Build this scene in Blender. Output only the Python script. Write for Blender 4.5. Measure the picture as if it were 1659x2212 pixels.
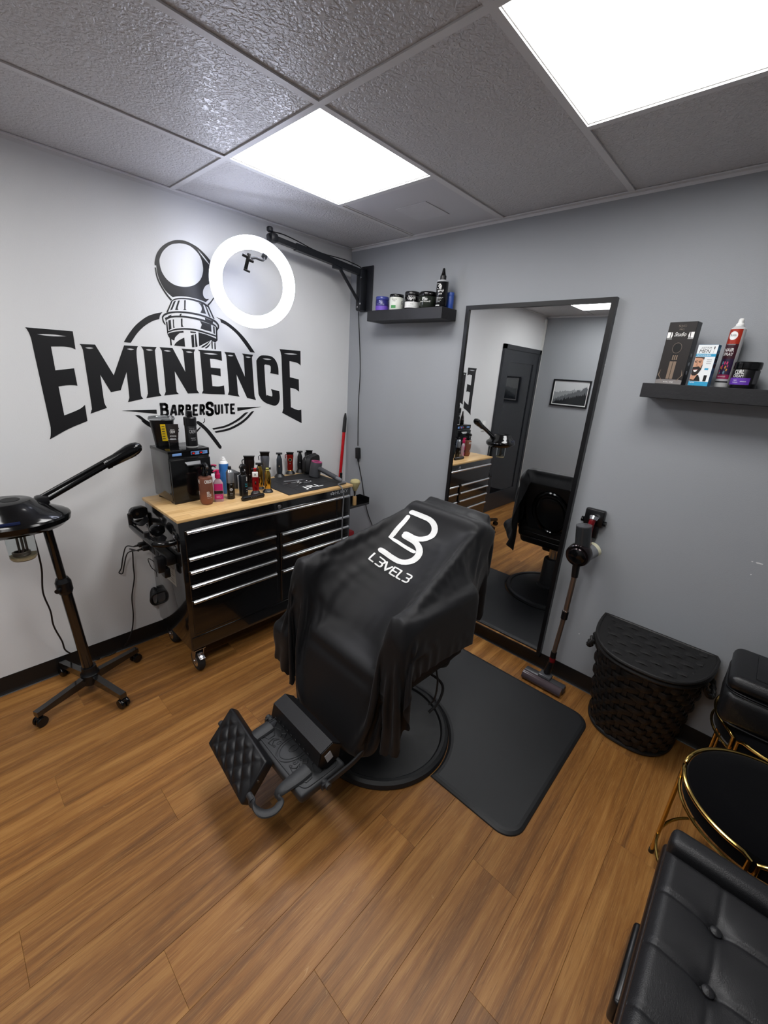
import bpy, bmesh, math, random
import numpy as np
from mathutils import Vector, Matrix, geometry
random.seed(7)
PI = math.pi
sc = bpy.context.scene
for o in list(bpy.data.objects): bpy.data.objects.remove(o)
COL = sc.collection

# ------------------------------------------------------------------ camera
YAW, PITCH, ROLL = 2.3046593, -0.3312956, 0.0625185
CAM = Vector((2.48884, -2.25179, 1.67167)); FPX = 894.617
_f = Vector((math.cos(PITCH)*math.cos(YAW), math.cos(PITCH)*math.sin(YAW), math.sin(PITCH)))
_r = Vector((math.sin(YAW), -math.cos(YAW), 0)); _u = _r.cross(_f)
AX_R = _r*math.cos(ROLL) + _u*math.sin(ROLL); AX_U = -_r*math.sin(ROLL) + _u*math.cos(ROLL); AX_F = _f
cd = bpy.data.cameras.new('camera'); cam = bpy.data.objects.new('camera', cd); COL.objects.link(cam)
cd.sensor_fit = 'HORIZONTAL'; cd.sensor_width = 36; cd.lens = FPX/1659*36; cd.clip_start = .02
mw = Matrix.Identity(4)
for i in range(3): mw[i][0], mw[i][1], mw[i][2], mw[i][3] = AX_R[i], AX_U[i], -AX_F[i], CAM[i]
cam.matrix_world = mw; sc.camera = cam
def W(ax, val, px, py):
    """photo pixel -> the point of its viewing ray that lies on the plane ax = val (a wall, the floor, a table top)"""
    d = AX_F + AX_R*((px-829.5)/FPX) - AX_U*((py-1106)/FPX); i = 'xyz'.index(ax)
    return CAM + d*((val-CAM[i])/d[i])

# ------------------------------------------------------------------ world and exposure
wd = bpy.data.worlds.new('world'); sc.world = wd; wd.use_nodes = True
wd.node_tree.nodes['Background'].inputs[0].default_value = (.05, .055, .06, 1)
wd.node_tree.nodes['Background'].inputs[1].default_value = .2
sc.view_settings.view_transform = 'Standard'; sc.view_settings.look = 'None'
sc.view_settings.gamma = 1; sc.view_settings.use_curve_mapping = False
sc.view_settings.exposure = 0.1
PANEL_W = 15.5      # emission of the ceiling panels
RING_W = 15.0      # emission of the ring lamp

# ------------------------------------------------------------------ helpers
def lin(c):
    if isinstance(c, str): c = [int(c[i:i+2], 16) for i in (0, 2, 4)]
    return tuple(((x/255)/12.92 if x/255 <= .04045 else ((x/255+.055)/1.055)**2.4) for x in c) + (1,)
MATS = {}
def M(name, col, rough=.5, metal=0, bump=0, bs=200, var=.06, vs=12, spec=.5, coat=0, trans=0, emit=0, ior=1.45, sheen=0, det=3, alpha=1):
    """procedural principled material: noise-varied colour, optional noise relief"""
    if name in MATS: return MATS[name]
    m = bpy.data.materials.new(name); m.use_nodes = True; MATS[name] = m
    nt = m.node_tree; N, L = nt.nodes, nt.links; b = N['Principled BSDF']
    c = lin(col); tc = N.new('ShaderNodeTexCoord')
    n = N.new('ShaderNodeTexNoise'); n.inputs['Scale'].default_value = vs; n.inputs['Detail'].default_value = 2
    L.new(tc.outputs['Object'], n.inputs['Vector'])
    mx = N.new('ShaderNodeMix'); mx.data_type = 'RGBA'
    mx.inputs['A'].default_value = tuple(x*(1-var) for x in c[:3])+(1,); mx.inputs['B'].default_value = tuple(min(1, x*(1+var)) for x in c[:3])+(1,)
    L.new(n.outputs['Fac'], mx.inputs['Factor']); L.new(mx.outputs['Result'], b.inputs['Base Color'])
    b.inputs['Roughness'].default_value = rough; b.inputs['Metallic'].default_value = metal
    b.inputs['Specular IOR Level'].default_value = spec; b.inputs['IOR'].default_value = ior
    b.inputs['Coat Weight'].default_value = coat; b.inputs['Coat Roughness'].default_value = .06
    b.inputs['Transmission Weight'].default_value = trans; b.inputs['Alpha'].default_value = alpha
    b.inputs['Sheen Weight'].default_value = sheen
    if emit:
        b.inputs['Emission Color'].default_value = c; b.inputs['Emission Strength'].default_value = emit
    if bump:
        n2 = N.new('ShaderNodeTexNoise'); n2.inputs['Scale'].default_value = bs; n2.inputs['Detail'].default_value = det
        L.new(tc.outputs['Object'], n2.inputs['Vector'])
        bp = N.new('ShaderNodeBump'); bp.inputs['Strength'].default_value = min(1, bump); bp.inputs['Distance'].default_value = .002*max(1, bump)
        L.new(n2.outputs['Fac'], bp.inputs['Height']); L.new(bp.outputs['Normal'], b.inputs['Normal'])
    return m

def superell(w, d, n=24, p=4.0):
    out = []
    for i in range(n):
        a = 2*PI*i/n; c, s = math.cos(a), math.sin(a)
        out.append((w/2*math.copysign(abs(c)**(2/p), c), d/2*math.copysign(abs(s)**(2/p), s)))
    return out

class B:
    """collects shapes that make ONE mesh object"""
    def __init__(s): s.v = []; s.f = []
    def add(s, vs, fs):
        k = len(s.v); s.v += [tuple(v) for v in vs]; s.f += [tuple(i+k for i in f) for f in fs]; return s
    def box(s, c, d, rot=None, piv=None):
        P = [Vector((x*d[0]/2, y*d[1]/2, z*d[2]/2)) for x in (-1, 1) for y in (-1, 1) for z in (-1, 1)]
        if rot is not None: P = [rot @ p for p in P]
        return s.add([Vector(c)+p for p in P], [(0,1,3,2),(4,6,7,5),(0,4,5,1),(2,3,7,6),(0,2,6,4),(1,5,7,3)])
    def bb(s, x0, x1, y0, y1, z0, z1): return s.box(((x0+x1)/2, (y0+y1)/2, (z0+z1)/2), (abs(x1-x0), abs(y1-y0), abs(z1-z0)))
    def rbox(s, c, d, r=.005, seg=2, rot=None):
        bm = bmesh.new(); bmesh.ops.create_cube(bm, size=1)
        for v in bm.verts: v.co = Vector((v.co.x*d[0], v.co.y*d[1], v.co.z*d[2]))
        bmesh.ops.bevel(bm, geom=bm.edges[:], offset=min(r, min(d)*.49), segments=seg, profile=.5, affect='EDGES')
        bm.verts.index_update()
        P = [v.co.copy() for v in bm.verts]; F = [[v.index for v in f.verts] for f in bm.faces]; bm.free()
        if rot is not None: P = [rot @ p for p in P]
        return s.add([Vector(c)+p for p in P], F)
    def loft(s, rings, cap=True, closed=False):
        n = len(rings[0]); V = [p for r in rings for p in r]; F = []
        m = len(rings)
        for j in range(m if closed else m-1):
            a, b = j*n, ((j+1) % m)*n
            for i in range(n): F.append((a+i, a+(i+1) % n, b+(i+1) % n, b+i))
        if cap and not closed:
            F.append(tuple(range(n))[::-1]); F.append(tuple(range((m-1)*n, m*n)))
        return s.add(V, F)
    def cyl(s, p0, p1, r0, r1=None, n=16, cap=True):
        p0, p1 = Vector(p0), Vector(p1); r1 = r0 if r1 is None else r1
        z = (p1-p0).normalized(); x = z.orthogonal().normalized(); y = z.cross(x)
        ring = lambda p, r: [p+x*(r*math.cos(2*PI*i/n))+y*(r*math.sin(2*PI*i/n)) for i in range(n)]
        return s.loft([ring(p0, r0), ring(p1, r1)], cap)
    def tube(s, pts, r, n=8, closed=False, flat=1.0, up=None):
        P = [Vector(p) for p in pts]; m = len(P); rings = []; x = None
        R = r if isinstance(r, (list, tuple)) else [r]*m
        for i in range(m):
            if closed: t = (P[(i+1) % m]-P[i-1]).normalized()
            else: t = (P[min(i+1, m-1)]-P[max(i-1, 0)]).normalized()
            if up is not None: x = Vector(up)
            if x is None: x = t.orthogonal()
            x = (x - t*x.dot(t)).normalized(); y = t.cross(x)
            rings.append([P[i]+x*(R[i]*math.cos(2*PI*k/n))+y*(R[i]*flat*math.sin(2*PI*k/n)) for k in range(n)])
        return s.loft(rings, True, closed)
    def lathe(s, prof, n=24, o=(0, 0, 0), rot=None):
        rings = []
        for r, z in prof:
            ring = [Vector((max(r, 1e-4)*math.cos(2*PI*i/n), max(r, 1e-4)*math.sin(2*PI*i/n), z)) for i in range(n)]
            if rot is not None: ring = [rot @ p for p in ring]
            rings.append([Vector(o)+p for p in ring])
        return s.loft(rings)
    def sect(s, secs, n=24, o=(0, 0, 0), rot=None, p=4.0):
        """loft of rounded sections (z, width x, depth y[, dx, dy])"""
        rings = []
        for q in secs:
            dx, dy = (q[3], q[4]) if len(q) > 4 else (0, 0)
            ring = [Vector((x+dx, y+dy, q[0])) for x, y in superell(q[1], q[2], n, p)]
            if rot is not None: ring = [rot @ v for v in ring]
            rings.append([Vector(o)+v for v in ring])
        return s.loft(rings)
    def poly(s, loops, fn, h0=None, h1=0.0):
        """polygon (outer + holes) laid out by fn(a, b, h); flat at h1, with sides down to h0 when given"""
        tess = geometry.tessellate_polygon([[Vector((a, b, 0)) for a, b in lp] for lp in loops])
        flat = [p for lp in loops for p in lp]
        s.add([fn(a, b, h1) for a, b in flat], tess)
        if h0 is not None:
            s.add([fn(a, b, h0) for a, b in flat], [t[::-1] for t in tess])
            k = 0
            for lp in loops:
                n = len(lp); q = [fn(a, b, h0) for a, b in lp]+[fn(a, b, h1) for a, b in lp]
                s.add(q, [(i, (i+1) % n, n+(i+1) % n, n+i) for i in range(n)])
        return s
    def grid(s, fn, nu, nv, closeu=False):
        V = [fn(i/(nu if closeu else nu-1), j/(nv-1)) for j in range(nv) for i in range(nu)]; F = []
        for j in range(nv-1):
            for i in range(nu if closeu else nu-1):
                a = j*nu+i; b = j*nu+(i+1) % nu; F.append((a, b, b+nu, a+nu))
        return s.add(V, F)
    def mesh(s, name, o=Vector((0, 0, 0)), smooth=35):
        me = bpy.data.meshes.new(name); o = Vector(o)
        me.from_pydata([tuple(Vector(v)-o) for v in s.v], [], s.f); me.validate()
        bm = bmesh.new(); bm.from_mesh(me); bmesh.ops.recalc_face_normals(bm, faces=bm.faces[:]); bm.to_mesh(me); bm.free()
        if smooth:
            me.shade_smooth(); me.set_sharp_from_angle(angle=math.radians(smooth))
        return me
    def part(s, name, mat, parent, smooth=35, label=None, kind=None, world=False):
        o = Vector((0, 0, 0))
        if world:
            r = parent
            while r.parent: r = r.parent
            o = r.location
        me = s.mesh(name, o, smooth); me.materials.append(mat)
        ob = bpy.data.objects.new(name, me); COL.objects.link(ob); ob.parent = parent
        if label: ob['label'] = label
        if kind: ob['kind'] = kind
        return ob
    def thing(s, name, mat, label, cat, loc=(0, 0, 0), rz=0, group=None, smooth=35, world=False):
        me = s.mesh(name, loc if world else (0, 0, 0), smooth); me.materials.append(mat)
        ob = bpy.data.objects.new(name, me); COL.objects.link(ob); ob.location = loc; ob.rotation_euler = (0, 0, rz)
        tag(ob, label, cat, group); return ob
def tag(o, label, cat, group=None):
    o['label'] = label; o['category'] = cat
    if group: o['group'] = group
    return o
def thing(name, label, cat, loc=(0, 0, 0), rz=0, group=None):
    o = bpy.data.objects.new(name, None); COL.objects.link(o); o.empty_display_size = .05
    o.location = loc; o.rotation_euler = (0, 0, rz); return tag(o, label, cat, group)
def struct(b, name, mat, label=None, smooth=35):
    me = b.mesh(name, smooth=smooth); me.materials.append(mat)
    o = bpy.data.objects.new(name, me); COL.objects.link(o); o['kind'] = 'structure'
    if label: o['label'] = label
    return o
def copy_part(o, parent, loc):
    c = o.copy(); COL.objects.link(c); c.parent = parent; c.location = loc; return c
def text_shape(txt, bold=0.0, shear=0.0):
    """glyph outlines of a string as (verts2d, faces), normalised to the unit square"""
    cu = bpy.data.curves.new('glyphs', 'FONT'); cu.body = txt; cu.size = 1; cu.offset = 0 if 'M' in txt else min(bold, .012); cu.shear = shear; cu.resolution_u = 3
    ob = bpy.data.objects.new('glyphs', cu); COL.objects.link(ob)
    me = bpy.data.meshes.new_from_object(ob.evaluated_get(bpy.context.evaluated_depsgraph_get()))
    V = [(v.co.x, v.co.y) for v in me.vertices]; F = [tuple(p.vertices) for p in me.polygons]
    bpy.data.objects.remove(ob); bpy.data.curves.remove(cu); bpy.data.meshes.remove(me)
    if not V: return [], [], 1
    x0, x1 = min(v[0] for v in V), max(v[0] for v in V); y0, y1 = min(v[1] for v in V), max(v[1] for v in V)
    return [((x-x0)/(x1-x0), (y-y0)/(y1-y0)) for x, y in V], F, (x1-x0)/(y1-y0)
def put_text(txt, fn, mat, parent, bold=0.0, shear=0.0, name='lettering', world=False):
    """fn(a, b) maps the unit square to 3D"""
    V, F, _ = text_shape(txt, bold, shear)
    return B().add([fn(a, b) for a, b in V], F).part(name, mat, parent, smooth=0, world=world)
def rect_fn(o, dx, dy):
    o, dx, dy = Vector(o), Vector(dx), Vector(dy); return lambda a, b: o+dx*a+dy*b
def wrap_fn(r, ang0, ang1, z0, z1, o=(0, 0, 0)):
    """unit square wrapped on a cylinder, angles in degrees"""
    def f(a, b):
        t = math.radians(ang0+(ang1-ang0)*a); return Vector((o[0]+r*math.cos(t), o[1]+r*math.sin(t), o[2]+z0+(z1-z0)*b))
    return f
def smooth_path(pts, n=8):
    """Catmull-Rom through the points"""
    P = [Vector(p) for p in pts]; P = [P[0]*2-P[1]]+P+[P[-1]*2-P[-2]]; out = []
    for i in range(1, len(P)-2):
        a, b, c, d = P[i-1:i+3]
        for k in range(n):
            t = k/n; out.append(.5*((2*b)+(c-a)*t+(2*a-5*b+4*c-d)*t*t+(3*b-a-3*c+d)*t**3))
    return out+[P[-2]]
def RX(a): return Matrix.Rotation(a, 3, 'X')
def RY(a): return Matrix.Rotation(a, 3, 'Y')
def RZ(a): return Matrix.Rotation(a, 3, 'Z')

# ------------------------------------------------------------------ shared materials
BLK_GLOSS = M('black_gloss_plastic', '0a0a0b', .12, spec=.5)
BLK_SATIN = M('black_satin_plastic', '0e0e10', .3)
BLK_MATTE = M('black_matte_plastic', '141416', .6)
BLK_PAINT = M('black_powder_coat', '0b0b0c', .2, coat=1)
BLK_METAL = M('black_cast_metal', '17181a', .45, metal=.3, bump=.15, bs=500)
CHROME = M('polished_chrome', 'c8c9cc', .15, metal=1)
ALU = M('brushed_aluminium', 'e4e5e8', .2, metal=1)
WHITE_PL = M('white_plastic', 'e8e8e6', .4)
WHITE_INK = M('white_ink', 'e6e6e4', .6)
GREY_INK = M('grey_ink', '9fa1a4', .6)
GOLD = M('polished_gold', 'dcb869', .18, metal=1)
RED_GLOSS = M('red_gloss_plastic', 'b01018', .2, coat=.4)
RUBBER = M('black_rubber', '111112', .75)
# ------------------------------------------------------------------ the room
H = 2.4485; XR = 3.62; YF = -3.43
def wall_mat(name, col, rough=.55):
    m = M(name, col, rough, bump=.25, bs=260, var=.03, vs=1.6, spec=.3); return m
WALL_WHITE = wall_mat('white_wall_paint', 'd8d9da', .5)
WALL_GREY = wall_mat('grey_wall_paint', '979a9e', .55)
struct(B().bb(-.1, 0, YF-.1, .1, -.05, H+.1), 'wall_left', WALL_WHITE, 'white painted wall with black lettering', 0)
struct(B().bb(0, XR, 0, .1, -.05, H+.1), 'wall_back', WALL_GREY, 'grey painted wall behind the mirror', 0)
struct(B().bb(0, XR, YF-.1, YF, -.05, H+.1), 'wall_front', WALL_GREY, 'grey wall opposite the mirror', 0)
struct(B().bb(XR, XR+.1, YF-.1, .1, -.05, H+.1), 'wall_right', WALL_GREY, 'grey wall by the bench', 0)
# scuffs and a filled nail hole on the grey wall, chips of white plaster
CHIP = M('bare_plaster_chip', 'd8d8d8', .8)
wb = bpy.data.objects['wall_back']
for (px, py, w, h) in ((1640, 1217, .016, .004), (1625, 1213, .004, .003), (1305, 788, .007, .007), (1251, 1369, .004, .004), (1622, 1241, .003, .003)):
    p = W('y', -.0006, px, py); n = 9
    B().add([Vector((p.x+w*math.cos(2*PI*i/n)*(.7+.3*random.random()), -.0006, p.z+h*math.sin(2*PI*i/n)*(.7+.3*random.random()))) for i in range(n)], [tuple(range(n))]).part('plaster_chip', CHIP, wb, 0)

# vinyl plank floor
def wood_floor():
    m = bpy.data.materials.new('oak_vinyl_plank'); m.use_nodes = True; nt = m.node_tree; N, L = nt.nodes, nt.links; b = N['Principled BSDF']
    tc = N.new('ShaderNodeTexCoord'); oi = N.new('ShaderNodeObjectInfo')
    mul = N.new('ShaderNodeVectorMath'); mul.operation = 'SCALE'; mul.inputs['Scale'].default_value = 37.0
    cmb = N.new('ShaderNodeCombineXYZ'); L.new(oi.outputs['Random'], cmb.inputs[0]); L.new(oi.outputs['Random'], cmb.inputs[1]); L.new(oi.outputs['Random'], cmb.inputs[2])
    L.new(cmb.outputs[0], mul.inputs[0])
    add = N.new('ShaderNodeVectorMath'); L.new(tc.outputs['Object'], add.inputs[0]); L.new(mul.outputs[0], add.inputs[1])
    def noise(sx, sy, scale, det, dist=0, rough=.55):
        mp = N.new('ShaderNodeMapping'); mp.inputs['Scale'].default_value = (sx, sy, 1); L.new(add.outputs[0], mp.inputs[0])
        n = N.new('ShaderNodeTexNoise'); n.inputs['Scale'].default_value = scale; n.inputs['Detail'].default_value = det; n.inputs['Distortion'].default_value = dist; n.inputs['Roughness'].default_value = rough
        L.new(mp.outputs[0], n.inputs['Vector']); return n
    broad = noise(14, .7, 1.6, 4, .8); grain = noise(75, 1.8, 2.4, 6, .35, .7); fine = noise(330, 7, 2.2, 4); cat = noise(20, 4, 1.5, 7, 2.8, .72)
    r1 = N.new('ShaderNodeValToRGB'); e = r1.color_ramp.elements
    e[0].position = .28; e[0].color = lin('64401f'); e[1].position = .74; e[1].color = lin('a97a42'); x = e.new(.5); x.color = lin('875a2b')
    L.new(broad.outputs['Fac'], r1.inputs[0])
    def mixc(a, fac_out, colr, lo, hi, mode='MIX', amt=1):
        mr = N.new('ShaderNodeMapRange'); mr.inputs[1].default_value = lo; mr.inputs[2].default_value = hi; mr.inputs[3].default_value = 0; mr.inputs[4].default_value = amt
        L.new(fac_out, mr.inputs[0]); mx = N.new('ShaderNodeMix'); mx.data_type = 'RGBA'; mx.blend_type = mode
        L.new(mr.outputs[0], mx.inputs['Factor']); L.new(a, mx.inputs['A']); mx.inputs['B'].default_value = lin(colr); return mx.outputs['Result']
    c = mixc(r1.outputs[0], grain.outputs['Fac'], '55310f', .52, .70, 'MIX', .62)
    c = mixc(c, fine.outputs['Fac'], 'bd935b', .52, .74, 'MIX', .42)
    c = mixc(c, cat.outputs['Fac'], 'cda873', .64, .80, 'MIX', .55)
    c = mixc(c, cat.outputs['Fac'], '55331a', .36, .26, 'MIX', .5)
    hs = N.new('ShaderNodeHueSaturation'); mr = N.new('ShaderNodeMapRange'); mr.inputs[3].default_value = .90; mr.inputs[4].default_value = 1.10
    L.new(oi.outputs['Random'], mr.inputs[0]); L.new(mr.outputs[0], hs.inputs['Value']); L.new(c, hs.inputs['Color']); L.new(hs.outputs[0], b.inputs['Base Color'])
    rr = N.new('ShaderNodeMapRange'); rr.inputs[3].default_value = .33; rr.inputs[4].default_value = .52; L.new(grain.outputs['Fac'], rr.inputs[0]); L.new(rr.outputs[0], b.inputs['Roughness'])
    b.inputs['Specular IOR Level'].default_value = .35
    bp = N.new('ShaderNodeBump'); bp.inputs['Strength'].default_value = .25; bp.inputs['Distance'].default_value = .0006; L.new(grain.outputs['Fac'], bp.inputs['Height']); L.new(bp.outputs[0], b.inputs['Normal'])
    return m
FLOOR_M = wood_floor()
flo = struct(B().bb(-.05, XR+.05, YF-.05, .05, -.06, -.003), 'floor', M('floor_underlay', '3a2614', .8), 'oak coloured vinyl plank floor', 0)
PW = .1752; X0 = 1.40-8*PW; JOINT = {12: -1.216}
cache = {}
for i in range(22):
    xa = X0+i*PW; xb = xa+PW
    xa, xb = max(xa, 0), min(xb, XR)
    if xb-xa < .01: continue
    y = 0.0; first = True; j0 = JOINT.get(i, -((i*.467+.31) % 1.22)-.02)
    cuts = [0.0]; c = j0
    while c > -.12: c -= 1.22
    while c > YF+.05: cuts.append(c); c -= 1.22
    cuts.append(YF)
    for a, bb_ in zip(cuts[:-1], cuts[1:]):
        ln = a-bb_; key = (round(xb-xa, 3), round(ln, 3))
        if key not in cache:
            w, l = key[0]/2-.00015, key[1]/2-.00015; q = .0006
            me = B().add([(-w, -l, -.003), (w, -l, -.003), (w, l, -.003), (-w, l, -.003), (-w, -l, -q), (w, -l, -q), (w, l, -q), (-w, l, -q), (-w+q, -l+q, 0), (w-q, -l+q, 0), (w-q, l-q, 0), (-w+q, l-q, 0)],
                [(0, 1, 5, 4), (1, 2, 6, 5), (2, 3, 7, 6), (3, 0, 4, 7), (4, 5, 9, 8), (5, 6, 10, 9), (6, 7, 11, 10), (7, 4, 8, 11), (8, 9, 10, 11)]).mesh('plank', smooth=0)
            me.materials.append(FLOOR_M); cache[key] = me
        o = bpy.data.objects.new('plank', cache[key]); COL.objects.link(o); o.parent = flo; o.location = ((xa+xb)/2, (a+bb_)/2, 0)

# suspended ceiling: tees, embossed tiles, lay-in lamps, return-air grille
def tile_mat():
    m = bpy.data.materials.new('embossed_ceiling_tile'); m.use_nodes = True; nt = m.node_tree; N, L = nt.nodes, nt.links; b = N['Principled BSDF']
    tc = N.new('ShaderNodeTexCoord'); n = N.new('ShaderNodeTexNoise'); n.inputs['Scale'].default_value = 62; n.inputs['Detail'].default_value = 3; n.inputs['Distortion'].default_value = 1.3
    v = N.new('ShaderNodeTexVoronoi'); v.inputs['Scale'].default_value = 95; v.inputs['Randomness'].default_value = 1
    L.new(tc.outputs['Object'], n.inputs['Vector']); L.new(tc.outputs['Object'], v.inputs['Vector'])
    ma = N.new('ShaderNodeMath'); ma.operation = 'MULTIPLY_ADD'; L.new(v.outputs['Distance'], ma.inputs[0]); ma.inputs[1].default_value = .35; L.new(n.outputs['Fac'], ma.inputs[2])
    rp = N.new('ShaderNodeMapRange'); rp.inputs[1].default_value = .5; rp.inputs[2].default_value = .78; L.new(ma.outputs[0], rp.inputs[0])
    bp = N.new('ShaderNodeBump'); bp.inputs['Strength'].default_value = .9; bp.inputs['Distance'].default_value = .0022; L.new(rp.outputs[0], bp.inputs['Height']); L.new(bp.outputs[0], b.inputs['Normal'])
    b.inputs['Base Color'].default_value = lin('c4c3c4'); b.inputs['Roughness'].default_value = .3; b.inputs['Specular IOR Level'].default_value = .5
    return m
TILE = tile_mat(); TEE = M('ceiling_tee_paint', 'd0d0d1', .45, var=.02)
cei = struct(B().bb(-.05, XR+.05, YF-.05, .05, H+.09, H+.14), 'ceiling', M('ceiling_deck', '77777a', .8), 'suspended ceiling of embossed grey tiles', 0)
X1, YC, T = .5623, -1.2165, .6096
XS = [0, X1, X1+T, X1+2*T, X1+3*T, X1+4*T, XR]; YR = [0, YC+T, YC, YC-T, YC-2*T, YC-3*T, YF]
LAY = [[(0, 2, 't'), (2, 4, 't'), (4, 6, 't')], [(0, 1, 'v'), (1, 2, 'l'), (2, 4, 't'), (4, 5, 'l'), (5, 6, 't')], [(0, 2, 't'), (2, 4, 't'), (4, 6, 't')],
       [(0, 1, 't'), (1, 2, 'l'), (2, 4, 't'), (4, 5, 'l'), (5, 6, 't')], [(0, 2, 't'), (2, 4, 't'), (4, 6, 't')], [(0, 2, 't'), (2, 4, 't'), (4, 6, 't')]]
fl = .012; tcache = {}
for x in XS[1:-1]: B().bb(x-fl, x+fl, YF, 0, H-.001, H+.004).part('ceiling_tee', TEE, cei, 0)
PANEL = M('lit_diffuser', 'fbfaf9', .5, emit=PANEL_W, var=0)
LFRAME = M('lamp_frame_white', 'd5d3d0', .4)
lamp_label = {(1, 1): 'square lit ceiling panel above the ring light and wall logo', (3, 1): 'large bright square ceiling panel at the top right corner',
              (1, 4): 'lit ceiling panel seen only in the mirror', (3, 4): 'lit ceiling panel behind the viewer'}
for ci, col in enumerate(LAY):
    for a, c, k in col:
        x0, x1, y1, y0 = XS[ci], XS[ci+1], YR[a], YR[c]
        if c < 6: B().bb(x0+(fl if ci else 0), x1-fl, y0-fl, y0+fl, H-.001, H+.004).part('ceiling_tee', TEE, cei, 0)
        if k == 't':
            key = (round(x1-x0, 3), round(y1-y0, 3))
            if key not in tcache:
                w, l = key[0]/2-.003, key[1]/2-.003; tcache[key] = B().rbox((0, 0, .009), (2*w, 2*l, .014), .002, 1).mesh('ceiling_tile', smooth=0); tcache[key].materials.append(TILE)
            o = bpy.data.objects.new('ceiling_tile', tcache[key]); COL.objects.link(o); o.parent = cei; o.location = ((x0+x1)/2, (y0+y1)/2, H+.0025)
        elif k == 'l':
            cx, cy = (x0+x1)/2, (y0+y1)/2
            t = thing('ceiling_lamp', lamp_label[(ci, a)], 'ceiling light', (cx, cy, H+.006), group='square ceiling panels')
            w = T/2-.004; f = B()
            for sx, sy, dx, dy in ((-1, 0, .01, 2*w), (1, 0, .01, 2*w), (0, -1, 2*w-.02, .01), (0, 1, 2*w-.02, .01)):
                f.box((sx*(w-.005), sy*(w-.005), .008), (dx, dy, .016))
            f.box((0, 0, .03), (2*w, 2*w, .02)); f.part('frame', LFRAME, t, 0)
            B().box((0, 0, .013), (2*w-.022, 2*w-.022, .004)).part('diffuser', PANEL, t, 0)
        else:
            cx, cy = (x0+x1)/2, (y0+y1)/2
            t = thing('air_grille', 'perforated square return air grille in the ceiling by the grey wall', 'vent', (cx, cy, H+.0025))
            m = bpy.data.materials.new('perforated_grille'); m.use_nodes = True; nt = m.node_tree; N, L = nt.nodes, nt.links; b = N['Principled BSDF']
            tc = N.new('ShaderNodeTexCoord'); v = N.new('ShaderNodeTexVoronoi'); v.inputs['Scale'].default_value = 190; v.inputs['Randomness'].default_value = 0
            L.new(tc.outputs['Object'], v.inputs['Vector']); mr = N.new('ShaderNodeValToRGB'); mr.color_ramp.elements[0].position = .42; mr.color_ramp.elements[0].color = lin('3c3c40'); mr.color_ramp.elements[1].position = .5; mr.color_ramp.elements[1].color = lin('c4c4c8')
            L.new(v.outputs['Distance'], mr.inputs[0]); L.new(mr.outputs[0], b.inputs['Base Color']); b.inputs['Roughness'].default_value = .5
            w = T/2-.013
            B().box((0, 0, .004), (2*w, 2*w, .003)).part('perforated_sheet', m, t, 0)
            f = B()
            for sx, sy, dx, dy in ((-1, 0, .022, 2*w+.02), (1, 0, .022, 2*w+.02), (0, -1, 2*w-.022, .022), (0, 1, 2*w-.022, .022)): f.box((sx*(w-.001), sy*(w-.001), .003), (dx, dy, .005))
            f.part('frame', TEE, t, 0)
            B().rbox((0, 0, .0008), (.2, .2, .003), .001, 1).part('centre_plate', M('pale_grille_plate', 'c9c9cd', .5), t, 0, 'small square plate in the middle of the grille')
# wall angles at the ceiling
for k, (a, bx) in enumerate((((0, .022, YF, 0, H-.0018, H+.003), (0, .0015, YF, 0, H-.014, H)), ((0, XR, -.022, 0, H-.0018, H+.003), (0, XR, -.0015, 0, H-.014, H)),
                          ((0, XR, YF, YF+.022, H-.0018, H+.003), (0, XR, YF, YF+.0015, H-.014, H)))):
    struct(B().bb(*a).bb(*bx), 'trim_%d' % (k+1), TEE, 'painted metal wall angle at the ceiling', 0)
# black cove base
def base(name, p0, p1, nrm):
    p0, p1, n = Vector(p0), Vector(p1), Vector(nrm); prof = [(0, 0), (.012, 0), (.0085, .004), (.005, .012), (.003, .02), (.003, .1), (0, .1)]
    struct(B().loft([[p+n*d+Vector((0, 0, z)) for d, z in prof] for p in (p0, p1)]), name, BASE_M, 'black rubber cove base', 0)
BASE_M = M('black_cove_base', '121213', .42, bump=.1, bs=300)
base('baseboard_left', (0, -2.40, 0), (0, 0, 0), (1, 0, 0)); base('baseboard_back', (0, 0, 0), (XR, 0, 0), (0, -1, 0))
base('baseboard_front', (0, YF, 0), (XR, YF, 0), (0, 1, 0)); base('baseboard_right', (XR, YF, 0), (XR, 0, 0), (-1, 0, 0))
# glazed dark door on the white wall, seen in the mirror
DK = M('charcoal_door_paint', '2b2d31', .4); dr = struct(B().bb(0, .03, -3.385, -3.335, 0, 2.045).bb(0, .03, -2.445, -2.395, 0, 2.045).bb(0, .03, -3.385, -2.395, 1.995, 2.045), 'door_1', DK, 'charcoal door with a tall glass pane', 0)
B().bb(.0, .02, -3.335, -3.22, .006, 1.995).bb(0, .02, -2.56, -2.445, .006, 1.995).bb(0, .02, -3.22, -2.56, 1.86, 1.995).bb(0, .02, -3.22, -2.56, .006, .24).part('door_leaf', DK, dr, 0)
B().bb(.001, .009, -3.22, -2.56, .24, 1.86).part('pane', M('dark_glass', '14161a', .04, spec=.6, coat=.5), dr, 0)
B().cyl((.02, -2.5, 1.0), (.075, -2.5, 1.0), .011, n=12).rbox((.075, -2.555, 1.0), (.018, .13, .02), .006).cyl((.0201, -2.5, 1.0), (.026, -2.5, 1.0), .028, n=20).part('door_handle', BLK_METAL, dr)
struct(B().bb(0, .02, -3.42, -3.387, 0, H-.03), 'trim_4', M('white_trim_paint', 'd2d2ce', .5), 'narrow white casing beside the door', 0)
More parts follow.
